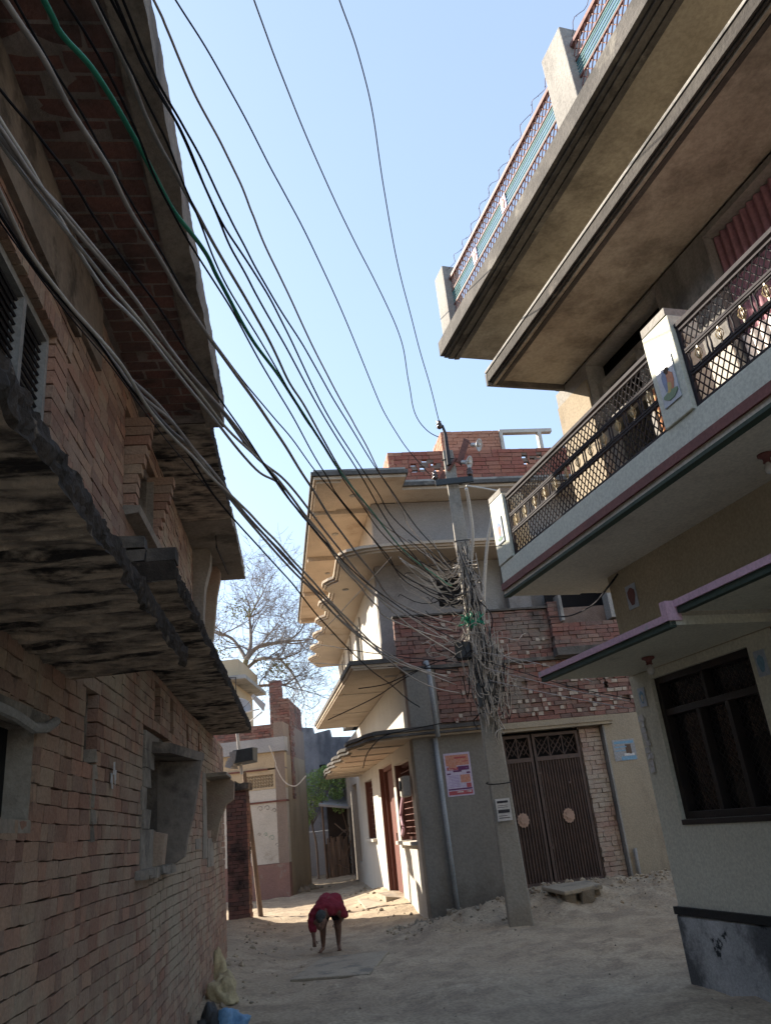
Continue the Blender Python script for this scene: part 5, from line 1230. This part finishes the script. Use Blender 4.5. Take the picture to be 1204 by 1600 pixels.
blob(chain((q_(-.03, .2, .53), .115), (q_(-.075, .14, .38), .075))+chain((q_(.11, .2, .53), .115), (q_(.125, .13, .38), .075)), 'shorts', m_short, PE, .012, 4)
blob(chain((q_(-.050, -.275, .475), .070), (q_(-.053, -.335, .455), .066), (q_(-.056, -.375, .425), .045)), 'hair', m_hair, PE, .009, 3)
blob(chain((q_(-.06, -.40, .385), .011), (q_(-.06, -.418, .358), .014)), 'nose', m_skin, PE, .005, 1)
for s_ in (-1, 1): blob(chain((q_(-.057+.076*s_, -.32, .415), .014), (q_(-.057+.082*s_, -.315, .385), .011)), 'ear', m_skin, PE, .005, 1)
for s_ in (-1, 1): MB().lathe(q_(-.058+.027*s_, -.395, .385), (0, -1, 0), [(.004, 0), (.008, .003), (.004, .006)], 8).build('eye', m_pr_blk, PE)
MB().tube([q_(-.08, -.385, .328), q_(-.06, -.395, .325), q_(-.04, -.385, .328)], .004, 5).build('mouth', m_pr_brn, PE)

# ============================================================ THINGS ON THE GROUND
def gslab(fr, u0, u1, n0, n1, th, name, m, label, cat, lift=.0):
    z = max(gh(*fr.p(u, n, 0).xy) for u in (u0, u1) for n in (n0, n1))+lift
    o = MB().box(fr, u0, u1, n0, n1, z-.05, z+th, .012).build(name, m, bevel=.012); return tag(o, label, cat)
CL = Fr((-1.1, 10.7, 0), (.99, -.12, 0), (.12, .99, 0))
gslab(CL, -.45, .45, -.75, .75, .012, 'pavement_slab', m_slab, 'flat grey concrete slab sunk in the lane before the bending person', 'slab')
c = MF.p(1.95, 1.15, 0); z = gh(c.x, c.y)
SLF = Fr((c.x, c.y, 0), (.97, .05, 0), (.1, -.98, 0))
o = MB().hexa([SLF.p(-.36, -.3, z+.04), SLF.p(.35, -.35, z+.06), SLF.p(.40, .3, z+.03), SLF.p(-.2, .38, z+.0), SLF.p(-.36, -.3, z+.10), SLF.p(.35, -.35, z+.12), SLF.p(.40, .3, z+.10), SLF.p(-.2, .38, z+.06)]).build('drain_cover', m_slab, bevel=.015)
tag(o, 'square pale concrete cover lying on the mound before the brown gate', 'slab')
q = MB()
for (dx, dn) in ((-.1, .25), (.15, .3), (.28, .15), (.05, .1), (-.15, .0)):
    a = SLF.p(dx, dn, 0); q.box(SLF, dx-.09, dx+.09, dn-.07, dn+.07, gh(a.x, a.y)-.03, z+.04-.03*abs(dx), .02)
tag(q.build('stone_support', m_stone), 'broken bricks under the pale concrete cover', 'bricks')
# rubble
def rock(c, r, m=None):
    b = MB(); n = 7
    base = [(0, 0, 1)]+[(math.cos(a)*.9, math.sin(a)*.9, .3) for a in [i*math.pi*2/5 for i in range(5)]]+[(math.cos(a+.6)*.8, math.sin(a+.6)*.8, -.4) for a in [i*math.pi*2/5 for i in range(5)]]+[(0, 0, -.7)]
    V = [Vector(c)+Vector(v)*r*rnd.uniform(.7, 1.2) for v in base]
    F_ = [(0, 1+i, 1+(i+1) % 5) for i in range(5)]+[(1+i, 6+i, 1+(i+1) % 5) for i in range(5)]+[(1+(i+1) % 5, 6+i, 6+(i+1) % 5) for i in range(5)]+[(11, 6+(i+1) % 5, 6+i) for i in range(5)]
    return b.add(V, F_)
rb = MB()
def scatter(n, fn, rmin, rmax):
    for i in range(n):
        x, y = fn(); r = rmin*(rmax/rmin)**(rnd.random()**2)
        k = rock((x, y, gh(x, y)+r*.15), r); rb.add(k.v, k.f)
def fm(u0, u1, n0, n1, fr=MF): return lambda: tuple(fr.p(rnd.uniform(u0, u1), abs(rnd.gauss(0, .5))*(n1-n0)+n0, 0).xy)
scatter(420, fm(-.6, 4.6, .0, 1.6), .008, .035); scatter(60, fm(-.3, .9, .1, .8), .02, .07)
scatter(50, fm(-.5, 8, .05, .6, L), .008, .03); scatter(700, lambda: (rnd.uniform(-3, 4.5), rnd.uniform(6.5, 20)), .004, .012); scatter(60, fm(1, 9, .1, .9, MS), .015, .05)
scatter(70, lambda: (-3.5+rnd.gauss(0, .25), 24.6+rnd.gauss(0, .5)), .05, .16)
cb = MB()
for i in range(900):
    u = rnd.uniform(-.8, 4.6); n_ = abs(rnd.gauss(.35, .5)); p = MF.p(u, n_+.03, 0) if i % 10 else L.p(rnd.uniform(-1, 8), abs(rnd.gauss(.1, .35))+.05, 0)
    r = .008*(7**(rnd.random()**2)); k = rock((p.x, p.y, gh(p.x, p.y)+r*.05), r); cb.add(k.v, k.f)
tag(cb.build('earth_clods', m_dirt, kind='stuff', recalc=False), 'loose clods of dry earth piled along the foot of the walls', 'earth')
tag(rb.build('rubble', m_stone, kind='stuff', recalc=False), 'scattered stones and brick rubble over the earth lane', 'rubble')
# pipe outlet basket at the foot of drain pipe
c = MF.p(.44, .16, 0); z = gh(c.x, c.y)
q = MB()
for i in range(9):
    a = i*.7; q.box(W, c.x+.16*math.cos(a)-.05, c.x+.16*math.cos(a)+.05, c.y+.12*math.sin(a)-.04, c.y+.12*math.sin(a)+.04, z-.05, z+rnd.uniform(.03, .1), .02)
tag(q.build('brick_drain', m_stone), 'ring of broken bricks round the foot of the drain pipe', 'drain')

# crumpled sacks against the left wall
def crumple(c, sx, sy, sz, seed, name, m, label, cat, fold=1.):
    b = bmesh.new(); bmesh.ops.create_icosphere(b, subdivisions=4, radius=1)
    for v in b.verts:
        d = v.co.copy(); k = 1+fold*(.30*noise.fractal(d*1.3+Vector((seed, 0, 0)), 1, 2, 3)+.16*abs(noise.noise(d*4+Vector((seed, 3, 0))))-.10*abs(noise.noise(d*8+Vector((0, seed, 0)))))
        v.co = Vector((d.x*sx*k, d.y*sy*k, max(-.02, d.z*sz*k)))
    me = bpy.data.meshes.new(name); b.to_mesh(me); b.free(); me.materials.append(m)
    for p in me.polygons: p.use_smooth = True
    o = bpy.data.objects.new(name, me); COL.objects.link(o); o.location = c; o.rotation_euler = (0, 0, seed); return tag(o, label, cat)
def gp(x, y, up=0): p = atZ(x, y, .1); return Vector((p.x, p.y, gh(p.x, p.y)+up))
crumple(gp(350, 1560), .19, .15, .24, 2.1, 'sack', m_bagy, 'cream crumpled sack lying against the foot of left brick wall', 'sack', 1.3)
crumple(gp(340, 1535), .10, .10, .27, 5.1, 'cloth_bundle', m_bagy, 'small cream cloth standing up behind the crumpled sack', 'cloth', 1.2)
crumple(gp(356, 1592), .16, .12, .15, 3.3, 'plastic_bag', m_bagb, 'bright blue plastic bag in front of the cream sack', 'bag', 1.6)
crumple(gp(328, 1596), .12, .12, .18, 7.7, 'rubbish_bag', m_bagd, 'dark rubbish bag tucked against wall beside the blue bag', 'bag', 1.4)

# ============================================================ FAR END OF THE LANE
PO = empty('timber_post', (-3.46, 17.9, 0), 'thin brown timber post leaning beside the brick pier', 'post')
MB().tube([atY(409, 1434, 17.9)-Vector((0, 0, .2)), atY(396, 1330, 17.8), atY(381, 1205, 17.6)], [.055, .05, .045], 8).build('timber', m_woodp, PO)
BX = empty('lamp_box', atY(382, 1195, 17.5), 'dark battered tin lamp box on white pole above the pier', 'lamp box')
b0 = atY(380, 1182, 17.5); BF = Fr((b0.x, b0.y, 0), (1, -.15, 0), (-.15, -1, 0))
MB().hexa([BF.p(-.22, -.2, b0.z-.17), BF.p(.25, -.2, b0.z-.14), BF.p(.3, .22, b0.z-.12), BF.p(-.17, .22, b0.z-.15), BF.p(-.2, -.2, b0.z+.15), BF.p(.27, -.2, b0.z+.17), BF.p(.3, .22, b0.z+.15), BF.p(-.16, .22, b0.z+.13)]).build('tin_case', m_box, BX, bevel=.01)
q = MB()
for i in range(5): q.box(BF, -.32+.03*i, -.18+.03*i, -.1, .24, b0.z-.22+.03*i, b0.z-.1+.05*i, .03)
q.build('torn_flap', m_farl, BX)
MB().tube([atY(370, 1140, 17.5), atY(373, 1165, 17.5), atY(378, 1210, 17.5)], .035, 8).build('pole', m_pipew, BX)

CH = empty('cream_house', (-4.6, 24, 0), 'small cream and whitewashed house with pierced vent at the lane end', 'house')
CF_ = Fr((-3.63, 23, 0), (-.9985, .055, 0), (-.055, -.9985, 0))   # u runs left
wall(CF_, 0, 6, -.3, 0, .85, 2.42, []).build('wall', m_whh, CH)
MB().box(CF_, 0, 6, -.3, .02, -.2, .84).build('dado', m_redd, CH)
vh = []
wall(CF_, 0, 6, -.3, 0, 2.47, 2.78, []).build('wall', m_whh, CH)
ve = [(.35, 1.15, 2.84, 3.18)]
wall(CF_, 0, 6, -.3, 0, 2.785, 3.30, ve).build('wall', m_creamh, CH)
wall(CF_, 0, 6, -.3, 0, 3.345, 3.78, []).build('wall', m_creamh, CH)
MB().box(CF_, -.02, 6, -.3, .03, 2.42, 2.468).build('trim_band', m_wood, CH)
MB().box(CF_, .5, 6, -.3, .05, 3.302, 3.343).build('trim_band', m_wood, CH)
MB().box(CF_, 0, 6, -3, -.31, -.2, 3.7).build('wall', m_tanw, CH)
MB().box(CF_, -.05, 6, -.3, .10, 3.79, 4.18, .01).build('parapet', m_farl, CH)
# pierced vent
vt = MB(); nx_, nz_ = 10, 4
for i in range(nx_+1): vt.box(CF_, .35+.08*i-.008, .35+.08*i+.008, -.06, -.01, 2.84, 3.18)
for k in range(nz_+1): vt.box(CF_, .35, 1.15, -.058, -.012, 2.84+.085*k-.008, 2.84+.085*k+.008)
for i in range(nx_):
    for k in range(nz_):
        cx_, cz_ = .35+.08*(i+.5), 2.84+.085*(k+.5)
        vt.tube([CF_.p(cx_-.035, -.035, cz_-.04), CF_.p(cx_+.035, -.035, cz_+.04)], .012, 4)
vt.build('pierced_vent', m_creamh, CH)
# painted scroll marks on the whitewash
m_scr = mat('faded_green_mark', (.2, .34, .28), (.3, .38, .32), 20, bump=0)
for (u, z, r0, mm) in ((.75, 2.28, .09, m_conc), (.55, 2.28, .09, m_conc), (.35, 2.2, .07, m_conc), (.62, 1.6, .06, m_scr), (.45, 1.5, .09, m_scr), (.8, 1.62, .05, m_conc), (.3, 1.3, .07, m_conc)):
    MB().tube([CF_.p(u+r0*math.cos(t)*(1-t/8), .004, z+r0*math.sin(t)*(1-t/8)) for t in [k*.6 for k in range(11)]], .008, 4).build('painted_scroll', mm, CH)
# brick side wall and taller brick pieces behind
SF = Fr((-3.63, 23, 0), (.05, 1, 0), (1, -.05, 0))
MB().box(SF, .0, 3.2, -.29, .0, -.2, 4.6).build('side_wall', m_sidew, CH)
BH = empty('brick_shell', (-4.3, 25.5, 0), 'red brick walls rising behind the cream house', 'building')
BF2 = Fr((-3.62, 26.3, 0), (-1, .0, 0), (0, -1, 0))
MB().box(BF2, .02, 5, -.4, -.06, -.2, 4.9).box(BF2, .48, .84, -.3, .0, 4.9, 5.8).build('mortar_core', m_mortarR, BH)
bb = courses(0, 3, 3.9, 5.0, .23, .08, [(1.05, 1.22, 4.35, 4.52)], n=0, dn=.01, depth=.08)
bb += courses(.02, .30, 5.0, 5.5, .23, .08, [], n=0, dn=.01, depth=.3)
bricks(BF2, bb, m_brickM, BH, 80)
bricks(Fr(BF2.p(.46, .3, 0), BF2.u, BF2.n), courses(0, .42, 4.2, 6.35, .21, .08, [], n=.1, dn=.012, depth=.3), m_brickM, BH, 60)
BF3 = Fr((-3.55, 24.5, 0), (0, 1, 0), (1, 0, 0))
MB().box(BF3, -.6, 2, -.5, -.06, -.2, 5.3).build('mortar_core', m_sidew, BH)
bricks(BF3, courses(-.6, 2, 2.5, 5.4, .23, .08, [], n=0, dn=.01, depth=.1), m_brickM, BH, 40)
bricks(Fr((-4.05, 23.9, 0), (1, 0, 0), (0, -1, 0)), courses(0, .5, 4.2, 5.4, .23, .08, [], n=.06, dn=.01, depth=.1), m_brickM, BH, 40)
# satellite like tilted sheets on top
q = MB().hexa([Vector(p) for p in [tuple(atY(392, 1088, 24.5)), tuple(atY(410, 1110, 24.5)), tuple(atY(412, 1112, 25.2)), tuple(atY(394, 1092, 25.2)), tuple(atY(396, 1084, 24.5)), tuple(atY(414, 1100, 24.5)), tuple(atY(415, 1100, 25.2)), tuple(atY(398, 1086, 25.2))]])
tag(q.build('metal_sheet', m_dish), 'tilted pale metal sheet on the brick roof behind cream house', 'metal sheet')
tag(MB().lathe(atY(378, 1104, 24.5), (.5, -.6, .5), [(.02, -.05), (.15, -.02), (.26, .03), (.30, .06), (.28, .07), (.24, .04), (.02, -.01)], 18).build('satellite_dish', m_dish, smooth=True), 'grey satellite dish on the roof left of brick pillar', 'satellite dish')
for (a, b, lab) in (((380, 1114), (405, 1108), 'white bar on roof above cream house parapet, upper'), ((390, 1128), (410, 1112), 'white slanting bar on roof above cream house parapet')):
    tag(MB().tube([atY(*a, 24.3), atY(*b, 24.3)], .022, 6).build('white_bar', m_pipew), lab, 'bar')
q = MB()
P = [atY(x, y, 22.8) for (x, y) in [(420, 1165), (430, 1190), (432, 1200), (445, 1222), (462, 1228), (478, 1212)]]
q.tube(crom(P, 5), .015, 5); tag(q.build('wall_cable', m_wirew), 'pale cable drooping on the corner of the cream house', 'cable')
# hidden block at the far left
FB = empty('far_block', (-7.3, 30, 0), 'pale flat roofed building with a sign frame seen past the left ledge', 'building')
fb0 = atY(332, 1032, 30); FBF = Fr((fb0.x, 30, 0), (1, 0, 0), (0, -1, 0))
MB().box(FBF, -2, .75, -4, 0, 0, fb0.z-.9).build('wall', m_creamh, FB)
MB().box(FBF, -2, 1.35, -4, .4, fb0.z-.9, fb0.z-.75).build('roof_edge', m_conc, FB)
MB().box(FBF, -2, 1.0, -4, -.1, fb0.z-.75, fb0.z-.02).build('parapet', m_creamh, FB)
q = MB(); zc0 = fb0.z-.95
q.tube([FBF.p(.75, .5, zc0+.1), FBF.p(1.0, .5, zc0+.1), FBF.p(1.0, .5, zc0-.6), FBF.p(.75, .5, zc0-.6), FBF.p(.75, .5, zc0+.1)], .025, 4).tube([FBF.p(.85, .5, zc0-.6), FBF.p(.85, .5, 0)], .03, 5)
q.build('sign_frame', m_iron, FB)
# big grey far wall
FW = empty('grey_wall', (-3, 32, 0), 'tall stained blue grey wall closing the lane', 'wall')
FWF = Fr((-5.2, 32.3, 0), (1, -.08, 0), (-.08, -1, 0))
tops = [(0, 5.9), (.8, 5.85), (.85, 5.5), (1.3, 5.45), (1.35, 5.2), (2.0, 5.3), (2.05, 5.0), (3.2, 4.9), (8, 4.8)]
poly = [(0, 1.55), (8, 1.55)]+[(u, z) for u, z in reversed(tops)]
MB().prism(FWF, poly, -.3, 0, 'n').build('upper_wall', m_farw, FW)
MB().box(FWF, 0, 8, -.3, .06, -.2, 1.545).build('lower_wall', m_farl, FW)
for (u, z, s_) in ((1.5, 3.7, .12), (2.2, 2.7, .1), (2.6, 4.3, .08)): MB().box(FWF, u, u+s_*2, .0, .02, z, z+s_*2.2, .02).build('dark_hole', m_dark, FW)
# shed of sticks
SH = empty('stick_shed', (-2.7, 29, 0), 'tumbledown hut of sticks and planks under the green tree', 'shed')
s0, s1 = atZ(508, 1362, 0), atZ(562, 1368, 0)
SFm = Fr((-3.3, 29, 0), (1, -.05, 0), (-.05, -1, 0))
MB().box(SFm, .05, 2.2, -1.5, -.5, 0, 2.4).build('back', m_woodd, SH)
for i in range(14):
    u0 = .02+i*.055; h_ = rnd.uniform(1.1, 1.35)
    MB().box(SFm, u0, u0+.05, .0, .03, 0, h_, .012).build('plank', m_woodp, SH)
q = MB()
for i in range(70):
    a = SFm.p(rnd.uniform(.5, 2.0), rnd.uniform(-.4, .2), rnd.uniform(0, 1.5)); b = a+Vector((rnd.uniform(-.5, .5), rnd.uniform(-.2, .2), rnd.uniform(-.3, .9))); q.tube([a, b], rnd.uniform(.012, .03), 4)
q.build('sticks', m_woodp, SH, kind='stuff')
MB().tube([SFm.p(0, .05, -.1), SFm.p(-.03, .05, 2.5)], .04, 6).build('corner_post', m_woodp, SH)
MB().tube([SFm.p(.9, .05, -.1), SFm.p(.95, .05, 2.2)], .035, 6).build('corner_post', m_woodp, SH)
MB().hexa([SFm.p(-.1, .3, 2.35), SFm.p(1.3, .3, 2.1), SFm.p(1.3, -1.5, 2.5), SFm.p(-.1, -1.5, 2.7), SFm.p(-.1, .3, 2.42), SFm.p(1.3, .3, 2.17), SFm.p(1.3, -1.5, 2.57), SFm.p(-.1, -1.5, 2.77)]).build('roof', m_farl, SH)
MB().hexa([SFm.p(.9, .4, 3.3), SFm.p(2.2, .4, 3.5), SFm.p(2.2, -1.0, 3.9), SFm.p(.9, -1.0, 3.8), SFm.p(.9, .4, 3.38), SFm.p(2.2, .4, 3.58), SFm.p(2.2, -1, 3.98), SFm.p(.9, -1, 3.88)]).build('roof', m_box, SH)

# trees
def bare_tree():
    T = empty('bare_tree', (-7.2, 34, 0), 'large leafless tree with yellow lichen on its trunk beyond the houses', 'tree')
    r_ = random.Random(5)
    base = atY(366, 1130, 34); k1 = atY(374, 1075, 34); k2 = atY(385, 1030, 34)
    MB().tube(crom([Vector((base.x-.1, 34, 0)), base, k1, k2], 6), [.30-.010*i for i in range(19)], 8).build('trunk', m_barky, T, smooth=True)
    lim = MB(); twg = MB()
    def grow(p, d, ln, r, lev):
        P = [p]; rs = [r]; n = 5 if lev < 3 else 4; sdv = r_.random()*50
        for i in range(n):
            d = (d+Vector((r_.gauss(0, .22), r_.gauss(0, .18), r_.gauss(.05, .18)))).normalized()
            p = p+d*ln/n; P.append(p); rs.append(r*(1-.55*(i+1)/n))
            if lev < 5 and i >= 1:
                for _ in range(1):
                    ax = Vector((r_.gauss(0, 1), r_.gauss(0, .6), r_.gauss(0, .8)))
                    nd = (d*.55+ax.normalized()*.8).normalized()
                    grow(p, nd, ln*r_.uniform(.5, .8), max(.009, rs[-1]*.62), lev+1)
        (lim if lev < 2 else twg).tube(P, rs, 6 if lev < 2 else 3, cap=False)
        if lev < 5: grow(p, d, ln*.75, max(.009, rs[-1]*.85), lev+1)
    for (a, b, c, r) in [((385, 1030), (405, 1010), (450, 1002), .12), ((385, 1030), (392, 1005), (390, 965), .11), ((385, 1030), (365, 1000), (345, 990), .09), ((380, 1050), (405, 1030), (438, 1030), .10), ((372, 1085), (405, 1072), (445, 1070), .09), ((438, 1030), (455, 1050), (470, 1075), .06), ((390, 965), (400, 945), (412, 925), .05), ((450, 1002), (470, 985), (480, 960), .05)]:
        A, B_, C_ = atY(*a, 34), atY(*b, 34+r_.uniform(-.6, .6)), atY(*c, 34+r_.uniform(-1.2, 1.2))
        pts = crom([A, B_, C_], 5); lim.tube(pts, [r*(1-.45*i/(len(pts)-1)) for i in range(len(pts))], 6)
        for k in (3, 5, 7, 9, 10):
            d = (C_-B_).normalized(); grow(pts[k], (d+Vector((r_.gauss(0, .7), r_.gauss(0, .5), r_.gauss(.25, .5)))).normalized(), r_.uniform(1.0, 1.5), r*.45, 2)
        grow(pts[-1], (C_-B_).normalized(), 1.3, r*.5, 2)
    lim.build('limb', m_bark, T, smooth=True); twg.build('twigs', m_bark, T, kind='stuff', recalc=False)
    lf = MB()
    for i in range(500):
        cx, cy = r_.choice([(425, 1045), (375, 955), (335, 1015), (440, 1040)]); p = atY(cx+r_.gauss(0, 14), cy+r_.gauss(0, 9), 34+r_.uniform(-.5, .5)); s_ = .05
        a = Vector((r_.uniform(-1, 1), r_.uniform(-1, 1), r_.uniform(-1, 1))).normalized()*s_; b = a.cross(Vector((.3, .5, .8))).normalized()*s_
        lf.add([p-a, p+b, p+a, p-b], [(0, 1, 2, 3)])
    lf.build('leaves', m_leafy, T, kind='stuff', recalc=False)
bare_tree()
def leafy_tree():
    T = empty('small_green_tree', (-3.3, 29.6, 0), 'young tree with light green crown in front of grey wall', 'tree')
    r_ = random.Random(9); b0 = Vector((-3.05, 29.6, 0)); b0.x = atY(495, 1330, 29.6).x
    k = atY(488, 1290, 29.6)
    MB().tube(crom([Vector((b0.x, 29.6, -.1)), atY(494, 1320, 29.6), k, atY(485, 1250, 29.6)], 5), [.05-.0018*i for i in range(16)], 6).build('trunk', m_bark, T)
    lm = MB()
    for (x, y) in ((470, 1230), (500, 1215), (478, 1260), (515, 1230), (520, 1245), (468, 1250), (505, 1205)): lm.tube(crom([k, k.lerp(atY(x, y, 29.6), .5)+Vector((0, r_.uniform(-.3, .3), .1)), atY(x, y, 29.6+r_.uniform(-.6, .6))], 4), .014, 4)
    lm.build('branches', m_bark, T)
    lf = MB()
    cl = [(535, 1222, 9), (530, 1262, 8), (462, 1232, 10), (480, 1225, 15), (470, 1245, 11), (498, 1215, 13), (512, 1225, 10), (490, 1245, 15), (480, 1270, 11), (525, 1240, 9), (475, 1285, 8), (508, 1205, 8), (500, 1250, 10)]
    for i in range(7000):
        x, y, s_ = r_.choice(cl); a0 = r_.random()*6.28; rr_ = 1.35*s_*r_.random()**.6
        p = atY(x+rr_*math.cos(a0), y+rr_*.8*math.sin(a0), 29.6+r_.uniform(-.7, .7)); q0 = r_.uniform(.025, .05)
        a = Vector((r_.gauss(0, 1), r_.gauss(0, 1), r_.gauss(0, 1))).normalized()*q0; b = a.cross(Vector((r_.random(), .5, r_.random()))).normalized()*q0*.5
        lf.add([p-a, p+b, p+a, p-b], [(0, 1, 2, 3)])
    lf.build('crown', m_leaf, T, kind='stuff', recalc=False)
leafy_tree()
# houses further behind, closing the lane right side
BK = empty('back_house', MS.p(16, -2, 0), 'low grey house joined behind the corner house', 'house')
MB().box(MS, 12.52, 20, -4, -.15, -.2, 3.6).build('wall', m_greyw, BK)
MB().box(MS, 12.4, 20, -4, .25, 3.61, 3.75).build('roof_slab', m_concD, BK)
MB().box(MS, 14, 15, -.2, -.145, .1, 2.2).build('door', m_woodd, BK)
